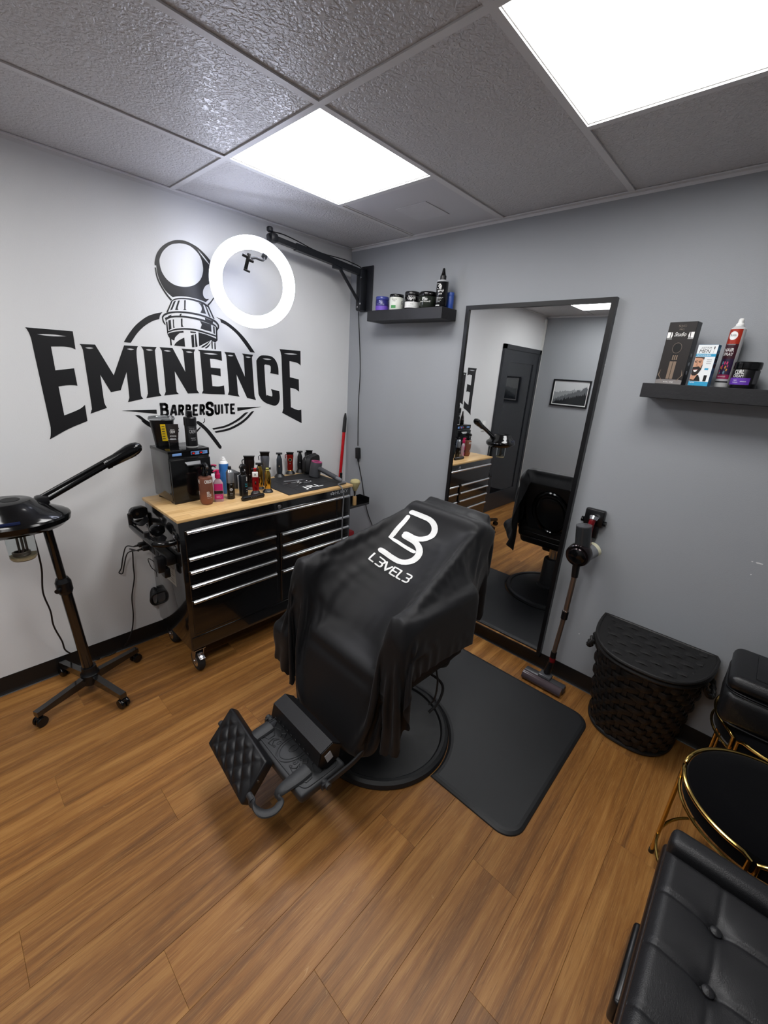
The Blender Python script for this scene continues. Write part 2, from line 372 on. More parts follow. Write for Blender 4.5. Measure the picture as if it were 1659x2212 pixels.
# light switch
p = (0, -2.2, 1.13); t = thing('light_switch', 'white rocker light switch on the white wall beside the door', 'switch', p)
B().rbox((.004, 0, 0), (.008, .075, .118), .003).part('plate', WHITE_PL, t); B().rbox((.009, 0, 0), (.006, .033, .066), .002).part('rocker', WHITE_PL, t)
# framed forest print opposite the mirror
def print_mat():
    m = bpy.data.materials.new('misty_forest_print'); m.use_nodes = True; nt = m.node_tree; N, L = nt.nodes, nt.links; b = N['Principled BSDF']
    tc = N.new('ShaderNodeTexCoord'); sp = N.new('ShaderNodeSeparateXYZ'); L.new(tc.outputs['Object'], sp.inputs[0]); last = None
    base_c = N.new('ShaderNodeRGB'); base_c.outputs[0].default_value = lin('b9bcbd'); cur = base_c.outputs[0]
    for k, (h0, sl, amp, colr, s) in enumerate(((.035, .15, .05, '8a8e90', 26), (-.0, .42, .075, '5a5d60', 34), (-.055, .3, .09, '1f2123', 40))):
        mp = N.new('ShaderNodeMapping'); mp.inputs['Scale'].default_value = (s, 0, 3); mp.inputs['Location'].default_value = (k*3.1, 0, 0); L.new(tc.outputs['Object'], mp.inputs[0])
        n = N.new('ShaderNodeTexNoise'); n.inputs['Scale'].default_value = 1.4; n.inputs['Detail'].default_value = 5; n.inputs['Roughness'].default_value = .75; L.new(mp.outputs[0], n.inputs['Vector'])
        e1 = N.new('ShaderNodeMath'); e1.operation = 'MULTIPLY_ADD'; L.new(n.outputs['Fac'], e1.inputs[0]); e1.inputs[1].default_value = amp*2; e1.inputs[2].default_value = h0-amp
        e2 = N.new('ShaderNodeMath'); e2.operation = 'MULTIPLY_ADD'; L.new(sp.outputs[0], e2.inputs[0]); e2.inputs[1].default_value = sl; L.new(e1.outputs[0], e2.inputs[2])
        lt = N.new('ShaderNodeMath'); lt.operation = 'LESS_THAN'; L.new(sp.outputs[2], lt.inputs[0]); L.new(e2.outputs[0], lt.inputs[1])
        mx = N.new('ShaderNodeMix'); mx.data_type = 'RGBA'; L.new(lt.outputs[0], mx.inputs['Factor']); L.new(cur, mx.inputs['A']); mx.inputs['B'].default_value = lin(colr); cur = mx.outputs['Result']
    L.new(cur, b.inputs['Base Color']); b.inputs['Roughness'].default_value = .25; return m
pc = (.475, YF, 1.545); t = thing('picture_frame', 'black framed misty forest print on the opposite grey wall', 'picture', pc)
w, h, d = .235, .165, .02; f = B()
for sx, sz, dx, dz in ((-1, 0, .018, 2*h), (1, 0, .018, 2*h), (0, -1, 2*w-.036, .018), (0, 1, 2*w-.036, .018)): f.box((sx*(w-.009), d/2, sz*(h-.009)), (dx, d, dz))
f.part('frame', BLK_SATIN, t, 0); B().box((0, .006, 0), (2*w-.036, .006, 2*h-.036)).part('mat_board', WHITE_PL, t, 0)
B().box((0, .0105, 0), (2*w-.06, .003, 2*h-.06)).part('print', print_mat(), t, 0)
# ------------------------------------------------------------------ wall lettering: cut vinyl on the white wall (outlines in photo crops, laid on the wall plane)
VINYL = M('black_wall_vinyl', '101013', .45, var=.04, bump=.15, bs=260)
c0 = W('x', 0, 400, 760); logo = thing('wall_decal', 'black vinyl wall logo with barber pole emblem on the white wall', 'wall decal', (0, c0.y, c0.z))
def lay(ox, oy, s):
    def f(a, b, h): p = W('x', 0, ox+a/s, oy+b/s); p.x = h; return p
    return f
def lens(x0, y0, x1, y1, t):
    dx, dy = x1-x0, y1-y0; ln = math.hypot(dx, dy); nx, ny = -dy/ln, dx/ln; out = []
    for i in range(8): a = PI*i/8; k = i/8; out.append((x0+dx*k-nx*t*math.sin(a), y0+dy*k-ny*t*math.sin(a)))
    for i in range(8): k = 1-i/8; a = PI*i/8; out.append((x0+dx*k+nx*t*math.sin(a), y0+dy*k+ny*t*math.sin(a)))
    return out
def soft(P, ang=38, n=4):
    """rounds the gentle bends of a closed outline, keeps its sharp corners"""
    m = len(P); P = [Vector((x, y, 0)) for x, y in P]
    def turn(i):
        u, v = P[i]-P[i-1], P[(i+1) % m]-P[i]; return math.degrees(u.angle(v)) if u.length > 1e-6 and v.length > 1e-6 else 0
    sharp = [i for i in range(m) if turn(i) > ang]
    if not sharp:
        q = smooth_path(P[-3:]+P+P[:3], n); return [(p.x, p.y) for p in q[3*n:3*n+m*n]]
    out = []
    for k, s in enumerate(sharp):
        e = sharp[(k+1) % len(sharp)]; run = [P[(s+j) % m] for j in range(((e-s-1) % m)+2)]
        q = smooth_path(run, n) if len(run) > 2 else run; out += [(p.x, p.y) for p in q[:-1]]
    return out
def vin(name, fn, *loops, h=.0012): B().poly([soft(list(l)) for l in loops], fn, .0001, h).part(name, VINYL, logo, 0, world=True)
f1 = lay(40, 690, 8.295)
vin('letter', f1, [(120,140),(970,212),(1022,540),(960,510),(880,492),(780,483),(580,484),(660,912),(995,875),(1055,1190),(990,1178),(880,1178),(715,1200),(820,1720),(1010,1645),(1120,1590),(1190,1530),(1235,1820),(900,1960),(560,2150),(575,2080),(575,1950),(545,1800),(255,480),(230,360),(190,250),(150,180)], lens(325, 264, 860, 302, 17))
f2 = lay(160, 730, 8.295)
vin('letter', f2, [(95,108),(375,118),(710,668),(895,133),(1145,147),(1125,190),(1118,260),(1130,420),(1195,990),(1210,1050),(1240,1088),(965,1150),(985,1090),(988,1030),(940,610),(835,935),(660,970),(468,658),(530,1090),(550,1180),(590,1253),(295,1357),(312,1290),(310,1190),(170,290),(150,200),(125,140)], lens(198, 176, 347, 183, 14), lens(945, 196, 1075, 209, 14))
vin('letter', f2, [(1195,150),(1480,162),(1458,205),(1453,290),(1520,920),(1535,990),(1565,1035),(1295,1078),(1318,1010),(1318,930),(1250,280),(1235,210),(1215,170)], lens(1283, 209, 1410, 219, 14))
f3 = lay(340, 730, 8.295)
vin('letter', f3, [(38,165),(270,180),(500,610),(468,290),(455,230),(430,190),(675,207),(658,250),(655,310),(700,870),(715,940),(750,990),(545,995),(308,595),(340,930),(355,975),(385,1002),(122,1030),(145,970),(145,900),(85,290),(70,220)], lens(112, 226, 245, 238, 13), lens(508, 247, 632, 260, 13))
vin('letter', f3, [(722,210),(1143,240),(1158,412),(1090,390),(1020,378),(940,373),(955,530),(1128,548),(1135,690),(1060,668),(965,655),(985,862),(1100,868),(1192,852),(1208,1013),(950,1003),(795,993),(815,950),(818,890),(765,290),(750,240)], lens(816, 272, 1082, 295, 13))
f4 = lay(480, 730, 8.7316)
vin('letter', f4, [(40,262),(230,280),(428,735),(405,370),(395,325),(372,293),(580,318),(565,360),(562,420),(605,1050),(615,1110),(638,1172),(468,1130),(268,685),(295,1010),(305,1065),(328,1107),(105,1072),(125,1010),(125,950),(80,380),(65,310)], lens(98, 327, 212, 338, 13), lens(433, 357, 538, 368, 13))
vin('letter', f4, [(1062,695),(905,662),(915,620),(915,540),(895,515),(810,500),(792,515),(825,1050),(840,1075),(935,1105),(945,1085),(940,1030),(918,963),(1075,1005),(1085,1130),(1070,1210),(1040,1255),(990,1278),(930,1265),(820,1225),(740,1160),(690,1070),(680,1000),(645,480),(655,410),(690,360),(750,328),(890,338),(960,370),(1010,430),(1040,500),(1058,580)], lens(758, 391, 928, 408, 13))
vin('letter', f4, [(1078,210),(1475,245),(1478,520),(1430,480),(1360,455),(1268,437),(1275,740),(1443,782),(1448,1015),(1400,975),(1350,955),(1283,940),(1293,1305),(1380,1345),(1440,1362),(1490,1352),(1497,1607),(1130,1412),(1148,1340),(1148,1250),(1118,400),(1110,320),(1095,250)], lens(1163, 294, 1417, 310, 13))
# smaller line of lettering
def quad_fn(fn, tl, tr, br, bl):
    P = [fn(*q, .0012) for q in (tl, tr, br, bl)]
    return lambda a, b: (P[3]*(1-a)+P[2]*a)*(1-b)+(P[0]*(1-a)+P[1]*a)*b
GLY = {'B': [[(.16, 0), (.16, 1)], [(.0, 1), (.62, 1), (.82, .9), (.84, .7), (.7, .54), (.2, .54)], [(.7, .54), (.9, .4), (.92, .15), (.72, 0), (0, 0)]], 'A': [[(0, 0), (.36, 1), (.64, 1), (1, 0)], [(.2, .3), (.8, .3)]],
 'R': [[(.16, 0), (.16, 1)], [(0, 1), (.62, 1), (.84, .9), (.86, .66), (.68, .5), (.2, .5)], [(.5, .5), (.92, 0)]], 'E': [[(1, 1), (.14, 1), (.14, 0), (1, 0)], [(.14, .5), (.82, .5)]],
 'S': [[(.95, .72), (.9, .92), (.7, 1), (.3, 1), (.08, .88), (.08, .68), (.25, .56), (.75, .44), (.92, .32), (.92, .12), (.7, 0), (.3, 0), (.08, .1), (.04, .3)]], 'U': [[(.1, 1), (.1, .18), (.28, 0), (.72, 0), (.9, .18), (.9, 1)]], 'I': [[(.5, 0), (.5, 1)]], 'T': [[(0, 1), (1, 1)], [(.5, 1), (.5, 0)]]}
def block_text(txt, fn, wd, ht, aspect, mat, parent, name):
    """heavy condensed capitals drawn as overlapping bars; fn maps the unit square to 3D"""
    cells = [.45 if ch_ == 'I' else 1 for ch_ in txt]; gap = .24; tot = sum(cells)+gap*(len(txt)-1); x = 0
    for ch_, cw in zip(txt, cells):
        o = B(); k = aspect
        for st in GLY[ch_]:
            Pp = [Vector(((x+px*cw*.86+cw*.07)/tot*k, wd/2+py*(1-wd), 0)) for px, py in st]
            for p_, q_ in zip(Pp[:-1], Pp[1:]):
                t_ = (q_-p_).normalized(); n_ = Vector((-t_.y, t_.x, 0))*wd/2; e_ = t_*wd*.12; Z = [p_+n_-e_, q_+n_+e_, q_-n_+e_, p_-n_-e_]; o.add([fn(v.x/k, v.y) for v in Z], [(0, 1, 2, 3)])
            for p_ in Pp[1:-1]: o.add([fn((p_.x+wd/2*math.cos(2*PI*i/10))/k, p_.y+wd/2*math.sin(2*PI*i/10)) for i in range(10)], [tuple(range(10))])
        o.part(name, mat, parent, 0, world=True); x += cw+gap
for txt, q, asp in (('B', ((30,1163),(200,1160),(208,1410),(48,1415)), .68), ('ARBER', ((240,1195),(850,1185),(852,1393),(234,1405)), 2.95), ('S', ((868,1140),(998,1140),(1005,1398),(876,1403)), .5), ('UITE', ((1022,1178),(1385,1172),(1393,1365),(1030,1376)), 1.9)):
    block_text(txt, quad_fn(f3, *q), .2, 1, asp, VINYL, logo, 'small_letter')
vin('pointer', f2, [(855,1300),(1475,1285),(1485,1360)]); vin('pointer', f4, [(283,1310),(735,1297),(287,1378)])
f6 = lay(250, 640, 5.027); f7 = lay(250, 850, 4.879); f5 = lay(320, 510, 8.848)
vin('arc', f6, [(87,498),(140,410),(220,310),(330,225),(420,190),(508,172),(482,205),(472,248),(400,270),(310,325),(230,405),(163,505)])
vin('arc', f6, [(1085,222),(1200,275),(1320,370),(1420,480),(1510,612),(1460,606),(1400,520),(1310,405),(1210,320),(1143,285),(1135,255)])
vin('arc', f7, [(1398,197),(1360,204),(1300,255),(1230,300),(1140,340),(1015,366),(1030,382),(1150,358),(1240,318),(1320,268),(1375,218)])
vin('arc', f7, [(1460,183),(1425,195),(1370,255),(1290,315),(1180,368),(1040,400),(1055,415),(1190,388),(1305,333),(1385,272),(1438,212)])
vin('arc', f7, [(203,228),(255,233),(320,280),(400,322),(520,354),(665,360),(665,377),(515,374),(390,342),(300,298)])
vin('arc', f7, [(265,285),(300,290),(345,322),(420,358),(530,386),(665,392),(665,408),(520,405),(400,374),(320,330)])
vin('razor', f7, [(850,295),(866,290),(900,307),(980,380),(1060,480),(1116,560),(1110,582),(1090,580),(1020,490),(940,390),(870,330),(848,308)])
vin('razor', f7, [(888,352),(822,425),(815,500),(826,505),(848,465),(832,440),(896,360)]); vin('razor', f7, [(931,262),(936,288),(915,312),(922,316),(941,292),(938,263)])
# emblem: knob and ferrule of a barber pole
vin('emblem', f5, [(470,1170),(330,1040),(235,880),(180,720),(155,560),(125,560),(125,480),(165,330),(250,210),(360,130),(480,85),(580,75),(700,90),(820,140),(950,220),(1080,340),(1180,460),(1250,590),(1290,760),(1285,900),(1190,912),(1110,940),(1060,1010),(1045,1090),(1065,1165),(1110,1205),(1165,1200),(1100,1262),(1010,1225),(900,1190),(720,1155),(560,1150)],
    [(565,140),(420,170),(290,280),(225,410),(218,520),(260,680),(360,830),(500,930),(650,968),(780,965),(900,925),(1000,830),(1045,700),(1048,590),(1010,430),(930,300),(800,190),(680,148)], lens(930, 240, 1215, 600, 12))
E5 = [[(123,600),(160,790),(230,950),(330,1110),(430,1238),(455,1215),(350,1090),(250,930),(180,770),(148,600)],
 [(440,1238),(500,1200),(600,1180),(760,1185),(930,1220),(1060,1270),(1150,1335),(1140,1357),(1040,1300),(900,1247),(750,1212),(600,1207),(510,1222),(455,1252)],
 [(1130,1310),(1200,1240),(1260,1150),(1275,1170),(1210,1265),(1150,1335)],
 [(440,1240),(345,1460),(378,1455),(465,1243)], [(1130,1330),(1155,1330),(1270,1585),(1240,1575)], [(490,1245),(530,1235),(460,1405),(420,1420)], [(570,1235),(605,1230),(560,1380),(580,1410),(515,1412)],
 [(690,1225),(718,1225),(712,1390),(735,1415),(665,1412),(690,1392)], [(960,1275),(1045,1300),(1105,1490),(1000,1462),(1025,1400),(1010,1330)], [(1085,1325),(1110,1345),(1195,1550),(1160,1525)],
 [(260,1545),(300,1490),(400,1450),(560,1435),(740,1445),(950,1480),(1150,1545),(1280,1610),(1350,1690),(1355,1760),(1320,1810),(1303,1790),(1332,1740),(1315,1690),(1240,1630),(1100,1560),(930,1510),(740,1478),(560,1465),(420,1480),(320,1520),(285,1560),(300,1620),(330,1680),(328,1702),(280,1640)],
 [(320,1562),(420,1530),(600,1520),(780,1535),(960,1570),(1130,1620),(1240,1670),(1305,1720),(1300,1742),(1230,1702),(1100,1647),(940,1602),(770,1567),(600,1552),(440,1562),(350,1602),(345,1640)],
 [(380,1530),(445,1500),(440,1528),(385,1548)], [(600,1520),(605,1490),(640,1482),(628,1520)], [(1085,1560),(1240,1630),(1235,1668),(1090,1610)],
 [(380,1815),(520,1772),(700,1757),(900,1775),(1100,1832),(1300,1900),(1300,1928),(1100,1862),(900,1807),(700,1787),(520,1800),(385,1842)],
 [(340,1640),(366,1635),(386,1842),(365,1870)], [(1290,1735),(1318,1735),(1325,1990),(1300,1960)], [(385,1610),(430,1600),(445,1775),(395,1795)], [(470,1595),(490,1592),(495,1720),(512,1745),(480,1757)],
 [(625,1575),(655,1575),(657,1700),(682,1735),(630,1737)], [(990,1620),(1200,1690),(1210,1830),(1000,1767),(1025,1690)], [(1240,1720),(1268,1735),(1275,1870),(1248,1855)],
 [(368,1872),(400,1855),(520,1825),(672,1812),(678,1845),(600,1852),(520,1930),(500,1995),(478,1990),(400,1935)], [(960,1840),(1120,1885),(1300,1962),(1328,1990),(1280,2038),(1200,1990),(1060,2060),(975,2105)],
 [(690,1940),(705,2112),(495,2092),(530,2040),(600,1985)], [(805,1818),(912,1832),(912,1856),(808,1848)], [(820,1895),(870,1880),(885,2122),(838,2122)], [(888,1878),(912,1868),(945,2110),(905,2122)], [(410,1945),(440,1960),(455,2090),(427,2087)], [(1265,2040),(1285,2040),(1293,2167),(1268,2162)], [(1205,2010),(1230,2000),(1235,2155),(1215,2150)]]
for q in E5: vin('emblem', f5, q)
# lettering strokes of the pole's stripes
for q in ([(1010,2120),(1120,2050),(1195,1990),(1130,2075),(1040,2135)], [(1080,2140),(1150,2085),(1200,2030),(1160,2110),(1110,2150)]): vin('emblem', f5, q)
# ------------------------------------------------------------------ mirror
MIRROR = M('mirror_silver', 'e9ebec', 0.0, metal=1, var=0)
MX0, MX1, MZ0, MZ1 = 1.021, 1.818, .085, 2.042
t = thing('wall_mirror', 'tall black framed mirror on the grey wall behind the barber chair', 'mirror', ((MX0+MX1)/2, 0, MZ0))
fw = .022
gx0, gx1, gz0, gz1 = MX0+fw, MX1-fw, MZ0+fw, MZ1-fw
B().add([(gx0, -.0305, gz0), (gx1, -.0305, gz0), (gx1, -.0235, gz1), (gx0, -.0235, gz1), (gx0, -.0275, gz0), (gx1, -.0275, gz0), (gx1, -.0205, gz1), (gx0, -.0205, gz1)], [(0,1,2,3),(7,6,5,4),(0,4,5,1),(1,5,6,2),(2,6,7,3),(3,7,4,0)]).part('mirror_glass', MIRROR, t, 0, world=True)
B().bb(MX0+.004, MX1-.004, -.0200, -.004, MZ0+.004, MZ1-.004).part('backing', BLK_MATTE, t, 0, world=True)
for a in ((MX0, MX0+fw, MZ0, MZ1), (MX1-fw, MX1, MZ0, MZ1), (MX0+fw, MX1-fw, MZ0, MZ0+fw), (MX0+fw, MX1-fw, MZ1-fw, MZ1)):
    B().bb(a[0], a[1], -.034, -.002, a[2], a[3]).part('frame_bar', BLK_SATIN, t, 0, world=True)

# ------------------------------------------------------------------ jars and bottles
def jar(name, label, loc, r, h, lidh, body, lid, rz=0, group=None, cat='jar', lidr=1.0):
    t = thing(name, label, cat, loc, rz, group)
    B().lathe([(r*.94, 0), (r, .004), (r, h-lidh-.006), (r*.93, h-lidh-.001), (r*.93, h-lidh)], 28).part('body', body, t)
    B().lathe([(r*lidr*.99, h-lidh), (r*lidr, h-lidh+.001), (r*lidr, h-.003), (r*lidr*.95, h)], 28).part('lid', lid, t)
    return t
def band(t, r, z0, z1, mat, a0=0, a1=360, name='label_band'):
    B().grid(lambda u, v: wrap_fn(r, a0, a1, z0, z1)(u, v), 33, 2).part(name, mat, t)
def ink(t, txt, r, a0, a1, z0, z1, mat=WHITE_INK, bold=.02):
    put_text(txt, wrap_fn(r, a0, a1, z0, z1), mat, t, bold)
def resc(t, s, sz): t.scale = (s, s, sz)
SHELF_M = M('black_wood_shelf', '1b1b1e', .5, bump=.3, bs=90, var=.3, vs=20)
S1 = (.332, .937, 1.965, 2.028); S2 = (2.028, 2.64, 1.625, 1.683)
for (a, b, z0, z1), lab in ((S1, 'black floating shelf beside the ring light bracket holding jars'), (S2, 'black floating shelf right of the mirror holding boxes and spray')):
    B().rbox(((a+b)/2, -.075, (z0+z1)/2), (b-a, .148, z1-z0), .002, 1).thing('floating_shelf', SHELF_M, lab, 'shelf', ((a+b)/2, -.075, z0), world=True)
FACE = math.degrees(math.atan2(CAM.y+.07, CAM.x-.6))   # the way labels face, towards the room
def on_shelf(px, py, z=2.028): return W('z', z, px, py)
# left shelf: five jars and bottles stand at y = -0.08
zt = S1[3]
def sx(px): return W('y', -.085, px, 655).x
x = .405; t = jar('cream_jar', 'small purple jar at the left end of the left shelf', (x, -.085, zt), .034, .078, .017, M('purple_jar', '2b2a6e', .25), M('blue_purple_lid', '3d4690', .25), group='jars on the left shelf')
band(t, .0343, .004, .028, M('violet_label', '6c4bb5', .4)); ink(t, 'Deep Repair', .0345, FACE-45, FACE+20, .034, .039, M('lilac_ink', 'b9bde6', .5)); ink(t, 'S', .0345, FACE-30, FACE-5, .043, .057, M('lilac_ink', 'b9bde6', .5))
resc(t, 1.26, 1.10)
x = .530; t = jar('cream_jar', 'white labelled jar with black lid and green patch on left shelf', (x, -.085, zt), .036, .09, .016, M('milk_white_jar', 'd8dbd2', .35), BLK_GLOSS, group='jars on the left shelf')
ink(t, 'texture', .0362, FACE-40, FACE+0, .057, .063, M('dark_ink', '3a3d3a', .6)); ink(t, 'cream', .0362, FACE-32, FACE-8, .048, .053, M('dark_ink', '3a3d3a', .6))
band(t, .0362, .010, .027, M('green_patch', '3f8a4a', .5), FACE-45, FACE-5, 'label_patch')
ink(t, 'G', .0362, FACE+38, FACE+58, .033, .053, M('dark_ink', '3a3d3a', .6), .04)
resc(t, 1.26, 1.02)
x = .658; t = jar('cream_jar', 'black jar with half white label reading cream on left shelf', (x, -.085, zt), .037, .1, .022, BLK_GLOSS, BLK_SATIN, group='jars on the left shelf')
ink(t, 'CREAM', .0373, FACE-38, FACE+22, .054, .068); ink(t, 'HAIR STYLING', .0373, FACE-34, FACE+22, .071, .075)
band(t, .0373, .008, .042, M('pale_label', 'd9d9d8', .5), FACE-70, FACE+65); ink(t, 'N.01', .0375, FACE-12, FACE+10, .026, .031, M('dark_ink', '3a3d3a', .6)); ink(t, 'medium hold', .0375, FACE-30, FACE+30, .015, .018, M('dark_ink', '3a3d3a', .6))
resc(t, 1.24, .98)
x = .782; t = jar('cream_jar', 'wide dark jar beside the spray bottle on left shelf', (x, -.085, zt), .0385, .093, .024, M('smoke_jar', '20251f', .15), BLK_GLOSS, group='jars on the left shelf')
ink(t, 'E', .0388, FACE-42, FACE-25, .042, .06, bold=.05); ink(t, 'HAIR STYLING', .0388, FACE-60, FACE+10, .033, .038)
resc(t, 1.38, .95)
x = .881; t = thing('spray_bottle', 'tall black spray bottle standing on the left shelf', 'bottle', (x, -.088, zt))
B().lathe([(.024, 0), (.026, .003), (.026, .148), (.022, .158), (.012, .163), (.012, .168)], 28).part('body', M('black_clear_bottle', '131315', .1), t)
B().lathe([(.0262, .149), (.0245, .157), (.0135, .1632), (.0135, .1635)], 28).part('shoulder', M('clear_grey_plastic', 'a4a6aa', .15), t)
B().lathe([(.0135, .164), (.0135, .185), (.011, .188), (.0075, .205), (.005, .226), (.003, .229)], 20).cyl((0, 0, .21), (.016*math.cos(math.radians(FACE)), .016*math.sin(math.radians(FACE)), .213), .004, .0035, 10).part('nozzle', BLK_SATIN, t)
ink(t, '3', .0263, FACE-62, FACE-22, .105, .14, bold=.05); ink(t, 'spray', .0263, FACE-50, FACE+12, .088, .1); ink(t, 'gel', .0263, FACE-40, FACE-5, .073, .083)
for k, z in enumerate((.055, .047, .039, .031)): ink(t, 'texturizing hold'[:16-2*k], .0263, FACE-60, FACE+10-9*k, z, z+.004)
band(t, .0263, .01, .015, WHITE_INK, FACE-65, FACE-20, 'label_line')
resc(t, 1.3, .9)
x = W('y', -.05, 975, 655).x; t = jar('blue_tube', 'blue bottle half hidden behind the black spray bottle', (.908, -.035, zt), .02, .088, .02, M('blue_plastic', '2f4fa0', .3), M('blue_plastic', '2f4fa0', .3), cat='bottle')

# right shelf
zt = S2[3]
def face_frame(w, d, rz):    # local frame of a box: front is -y
    return None
def printed_box(name, label, loc, w, d, h, rz, front, side, cat='box', group=None):
    t = thing(name, label, cat, loc, rz, group)
    B().rbox((0, 0, h/2), (w, d, h), .0008, 1).part('carton', side, t, 0)
    B().bb(-w/2+.0005, w/2-.0005, -d/2-.0004, -d/2+.001, .0005, h-.0005).part('front_panel', front, t, 0)
    return t
def fr(t, d, txt, x0, x1, z0, z1, mat=WHITE_INK, bold=.01, shear=0): put_text(txt, rect_fn((x0, -d/2-.0007, z0), (x1-x0, 0, 0), (0, 0, z1-z0)), mat, t, bold, shear)
def fp(t, d, poly, mat, name='print', e=.0006): B().poly([poly], lambda a, b, h: Vector((a, -d/2-e, b))).part(name, mat, t, 0)
DARKBOX = M('dark_brown_carton', '211d1c', .4); BRONZE = M('bronze_print', '8a7868', .35, metal=.4)
p0 = W('y', -.125, 1419, 823); p1 = W('y', -.125, 1475, 829)
bw, bd, bh = .098, .05, .2
t = printed_box('clipper_box', 'tall dark clipper carton at the left end of the right shelf', (2.118, -.1, zt), bw, bd, bh, math.radians(-9), DARKBOX, M('dark_carton_side', '0f0e0f', .35), group='products on the right shelf')
fr(t, bd, 'S|C', -.014, .014, .182, .19, M('dim_gold_ink', '6d6258', .5)); fr(t, bd, 'PRO', -.008, .008, .174, .179, M('dim_gold_ink', 'a59d92', .5)); fr(t, bd, 'Studio', -.022, .02, .155, .168, WHITE_INK, 0, .4)
for s in (-1, 1):
    fp(t, bd, [(s*.047, .15), (s*.030, .15), (s*.028, .158), (s*.030, .168), (s*.047, .168)], WHITE_INK); fp(t, bd, [(s*.034, .148), (s*.032, .168), (s*.035, .168), (s*.037, .148)], DARKBOX, e=.0008); fp(t, bd, [(s*.047, .1475), (s*.028, .1475), (s*.028, .1465), (s*.047, .1465)], WHITE_INK)
    fp(t, bd, [(s*.045, .03), (s*.038, .05), (s*.041, .03), (s*.03, .012), (s*.026, .012)], BRONZE)
fp(t, bd, [(.017*math.cos(2*PI*i/24), .118+.017*math.sin(2*PI*i/24)) for i in range(24)], M('dim_gold_ink', '6d6258', .5)); fp(t, bd, [(.0155*math.cos(2*PI*i/24), .118+.0155*math.sin(2*PI*i/24)) for i in range(24)], M('ink_black', '0c0c0c', .4), e=.0008)
fp(t, bd, [(-.013, .075), (.011, .075), (.011, .1), (-.013, .1)], M('ink_black', '0c0c0c', .4), e=.0008); fp(t, bd, [(-.013, .018), (-.002, .018), (-.002, .076), (-.013, .076)], BRONZE); fp(t, bd, [(.0, .018), (.011, .018), (.011, .076), (.0, .076)], BRONZE)
for k in range(3): fp(t, bd, [(-.008+.007*k, .08), (-.004+.007*k, .08), (-.004+.007*k, .095), (-.008+.007*k, .095)], BRONZE, e=.001)
fp(t, bd, [(-.048, .001), (.048, .001), (.048, .014), (.036, .016), (-.036, .016), (-.048, .014)], M('grey_print', '7d7876', .5)); fr(t, bd, '4 FL OZ', -.018, .018, .006, .009)
for k in range(3):
    B().cyl((bw/2-.0005, .0, .04+.028*k), (bw/2+.0006, .0, .04+.028*k), .006, n=16).part('side_icon', GREY_INK, t)
resc(t, 1.0, 1.19)
# blue and white beard colour carton
bw, bd, bh = .062, .033, .112
JW = M('white_carton', 'dfe3e4', .45); JB = M('teal_carton', '1c6f9a', .45); JT = M('teal_print', '2a94bd', .45)
t = printed_box('beard_colour_box', 'white and teal carton printed with a bearded man on right shelf', (2.221, -.122, zt), bw, bd, bh, math.radians(-9), JW, JB, group='products on the right shelf')
fr(t, bd, 'JUST FOR', -.02, .012, .1, .106, M('ink_black', '0c0c0c', .4), 0, .2); fr(t, bd, 'MEN', -.024, .012, .0895, .099, M('ink_black', '0c0c0c', .4), .02, .2)
fp(t, bd, [(-.031, .08), (.031, .08), (.031, .0875), (-.031, .0875)], JT); fr(t, bd, 'MUSTACHE & BEARD', -.028, .016, .082, .086)
fp(t, bd, [(-.031, .0006), (.031, .0006), (.031, .012), (-.031, .012)], JT); fr(t, bd, 'real black', -.027, -.012, .008, .0105)
def blob(cx, cz, rx, rz, n=20, a0=0, a1=2*PI): return [(cx+rx*math.cos(a0+(a1-a0)*i/n), cz+rz*math.sin(a0+(a1-a0)*i/n)) for i in range(n)]
fp(t, bd, [(-.03, .013), (.004, .013), (.0, .022), (-.006, .03), (-.03, .03)], M('ink_black', '0c0c0c', .4)); SK = M('skin_print', 'c08f72', .55)
fp(t, bd, [(-.03, .018), (-.017, .016), (-.01, .03), (-.004, .045), (-.002, .062), (-.004, .074), (-.01, .079), (-.03, .079)], SK, e=.0008)
HB = M('dark_hair_print', '1d1614', .6)
fp(t, bd, [(-.03, .0785), (-.001, .0785), (-.0015, .07), (-.004, .0745), (-.012, .0765), (-.03, .0765)], HB, e=.001); fp(t, bd, [(-.03, .051), (-.02, .052), (-.012, .0535), (-.005, .049), (-.0035, .056), (-.001, .06), (-.002, .045), (-.008, .034), (-.016, .028), (-.025, .028), (-.03, .032)], HB, e=.001)
fp(t, bd, [(-.027, .043), (-.013, .0445), (-.016, .039), (-.022, .0378)], M('white_ink', 'e6e6e4', .6), e=.0012); fp(t, bd, [(-.028, .0445), (-.012, .046), (-.012, .0445), (-.027, .0425)], M('lip_print', '8c4a45', .5), e=.0013)
for ex in (-.0245, -.012): fp(t, bd, blob(ex, .0645, .0032, .0011, 12), HB, e=.001); fp(t, bd, [(ex-.005, .0675), (ex+.005, .069), (ex+.005, .0675), (ex-.005, .066)], HB, e=.001)
fp(t, bd, [(-.021, .0655), (-.019, .0655), (-.016, .054), (-.022, .0538)], M('skin_shadow_print', 'a97a60', .55), e=.001)
for k in range(3): fp(t, bd, [(.008, .071-.005*k), (.023, .071-.005*k), (.023, .0725-.005*k), (.008, .0725-.005*k)], GREY_INK)
fp(t, bd, [(.012, .013), (.022, .013), (.022, .03), (.012, .03)], M('ink_black', '0c0c0c', .4)); fp(t, bd, [(.008, .044), (.02, .044), (.02, .049), (.008, .049)], JT)
fp(t, bd, [(.0195, .088), (.0205, .088), (.0215, .1), (.0205, .1)], GREY_INK); fp(t, bd, [(.0195, .1), (.0225, .1), (.0225, .107), (.0195, .107)], HB)
for k in range(3):
    for q in range(2): B().bb(bw/2-.0002, bw/2+.0006, -.012+.0125*q, -.002+.0125*q, .05+.0135*k, .061+.0135*k).part('shade_swatch', M('ink_black', '0c0c0c', .4), t, 0)
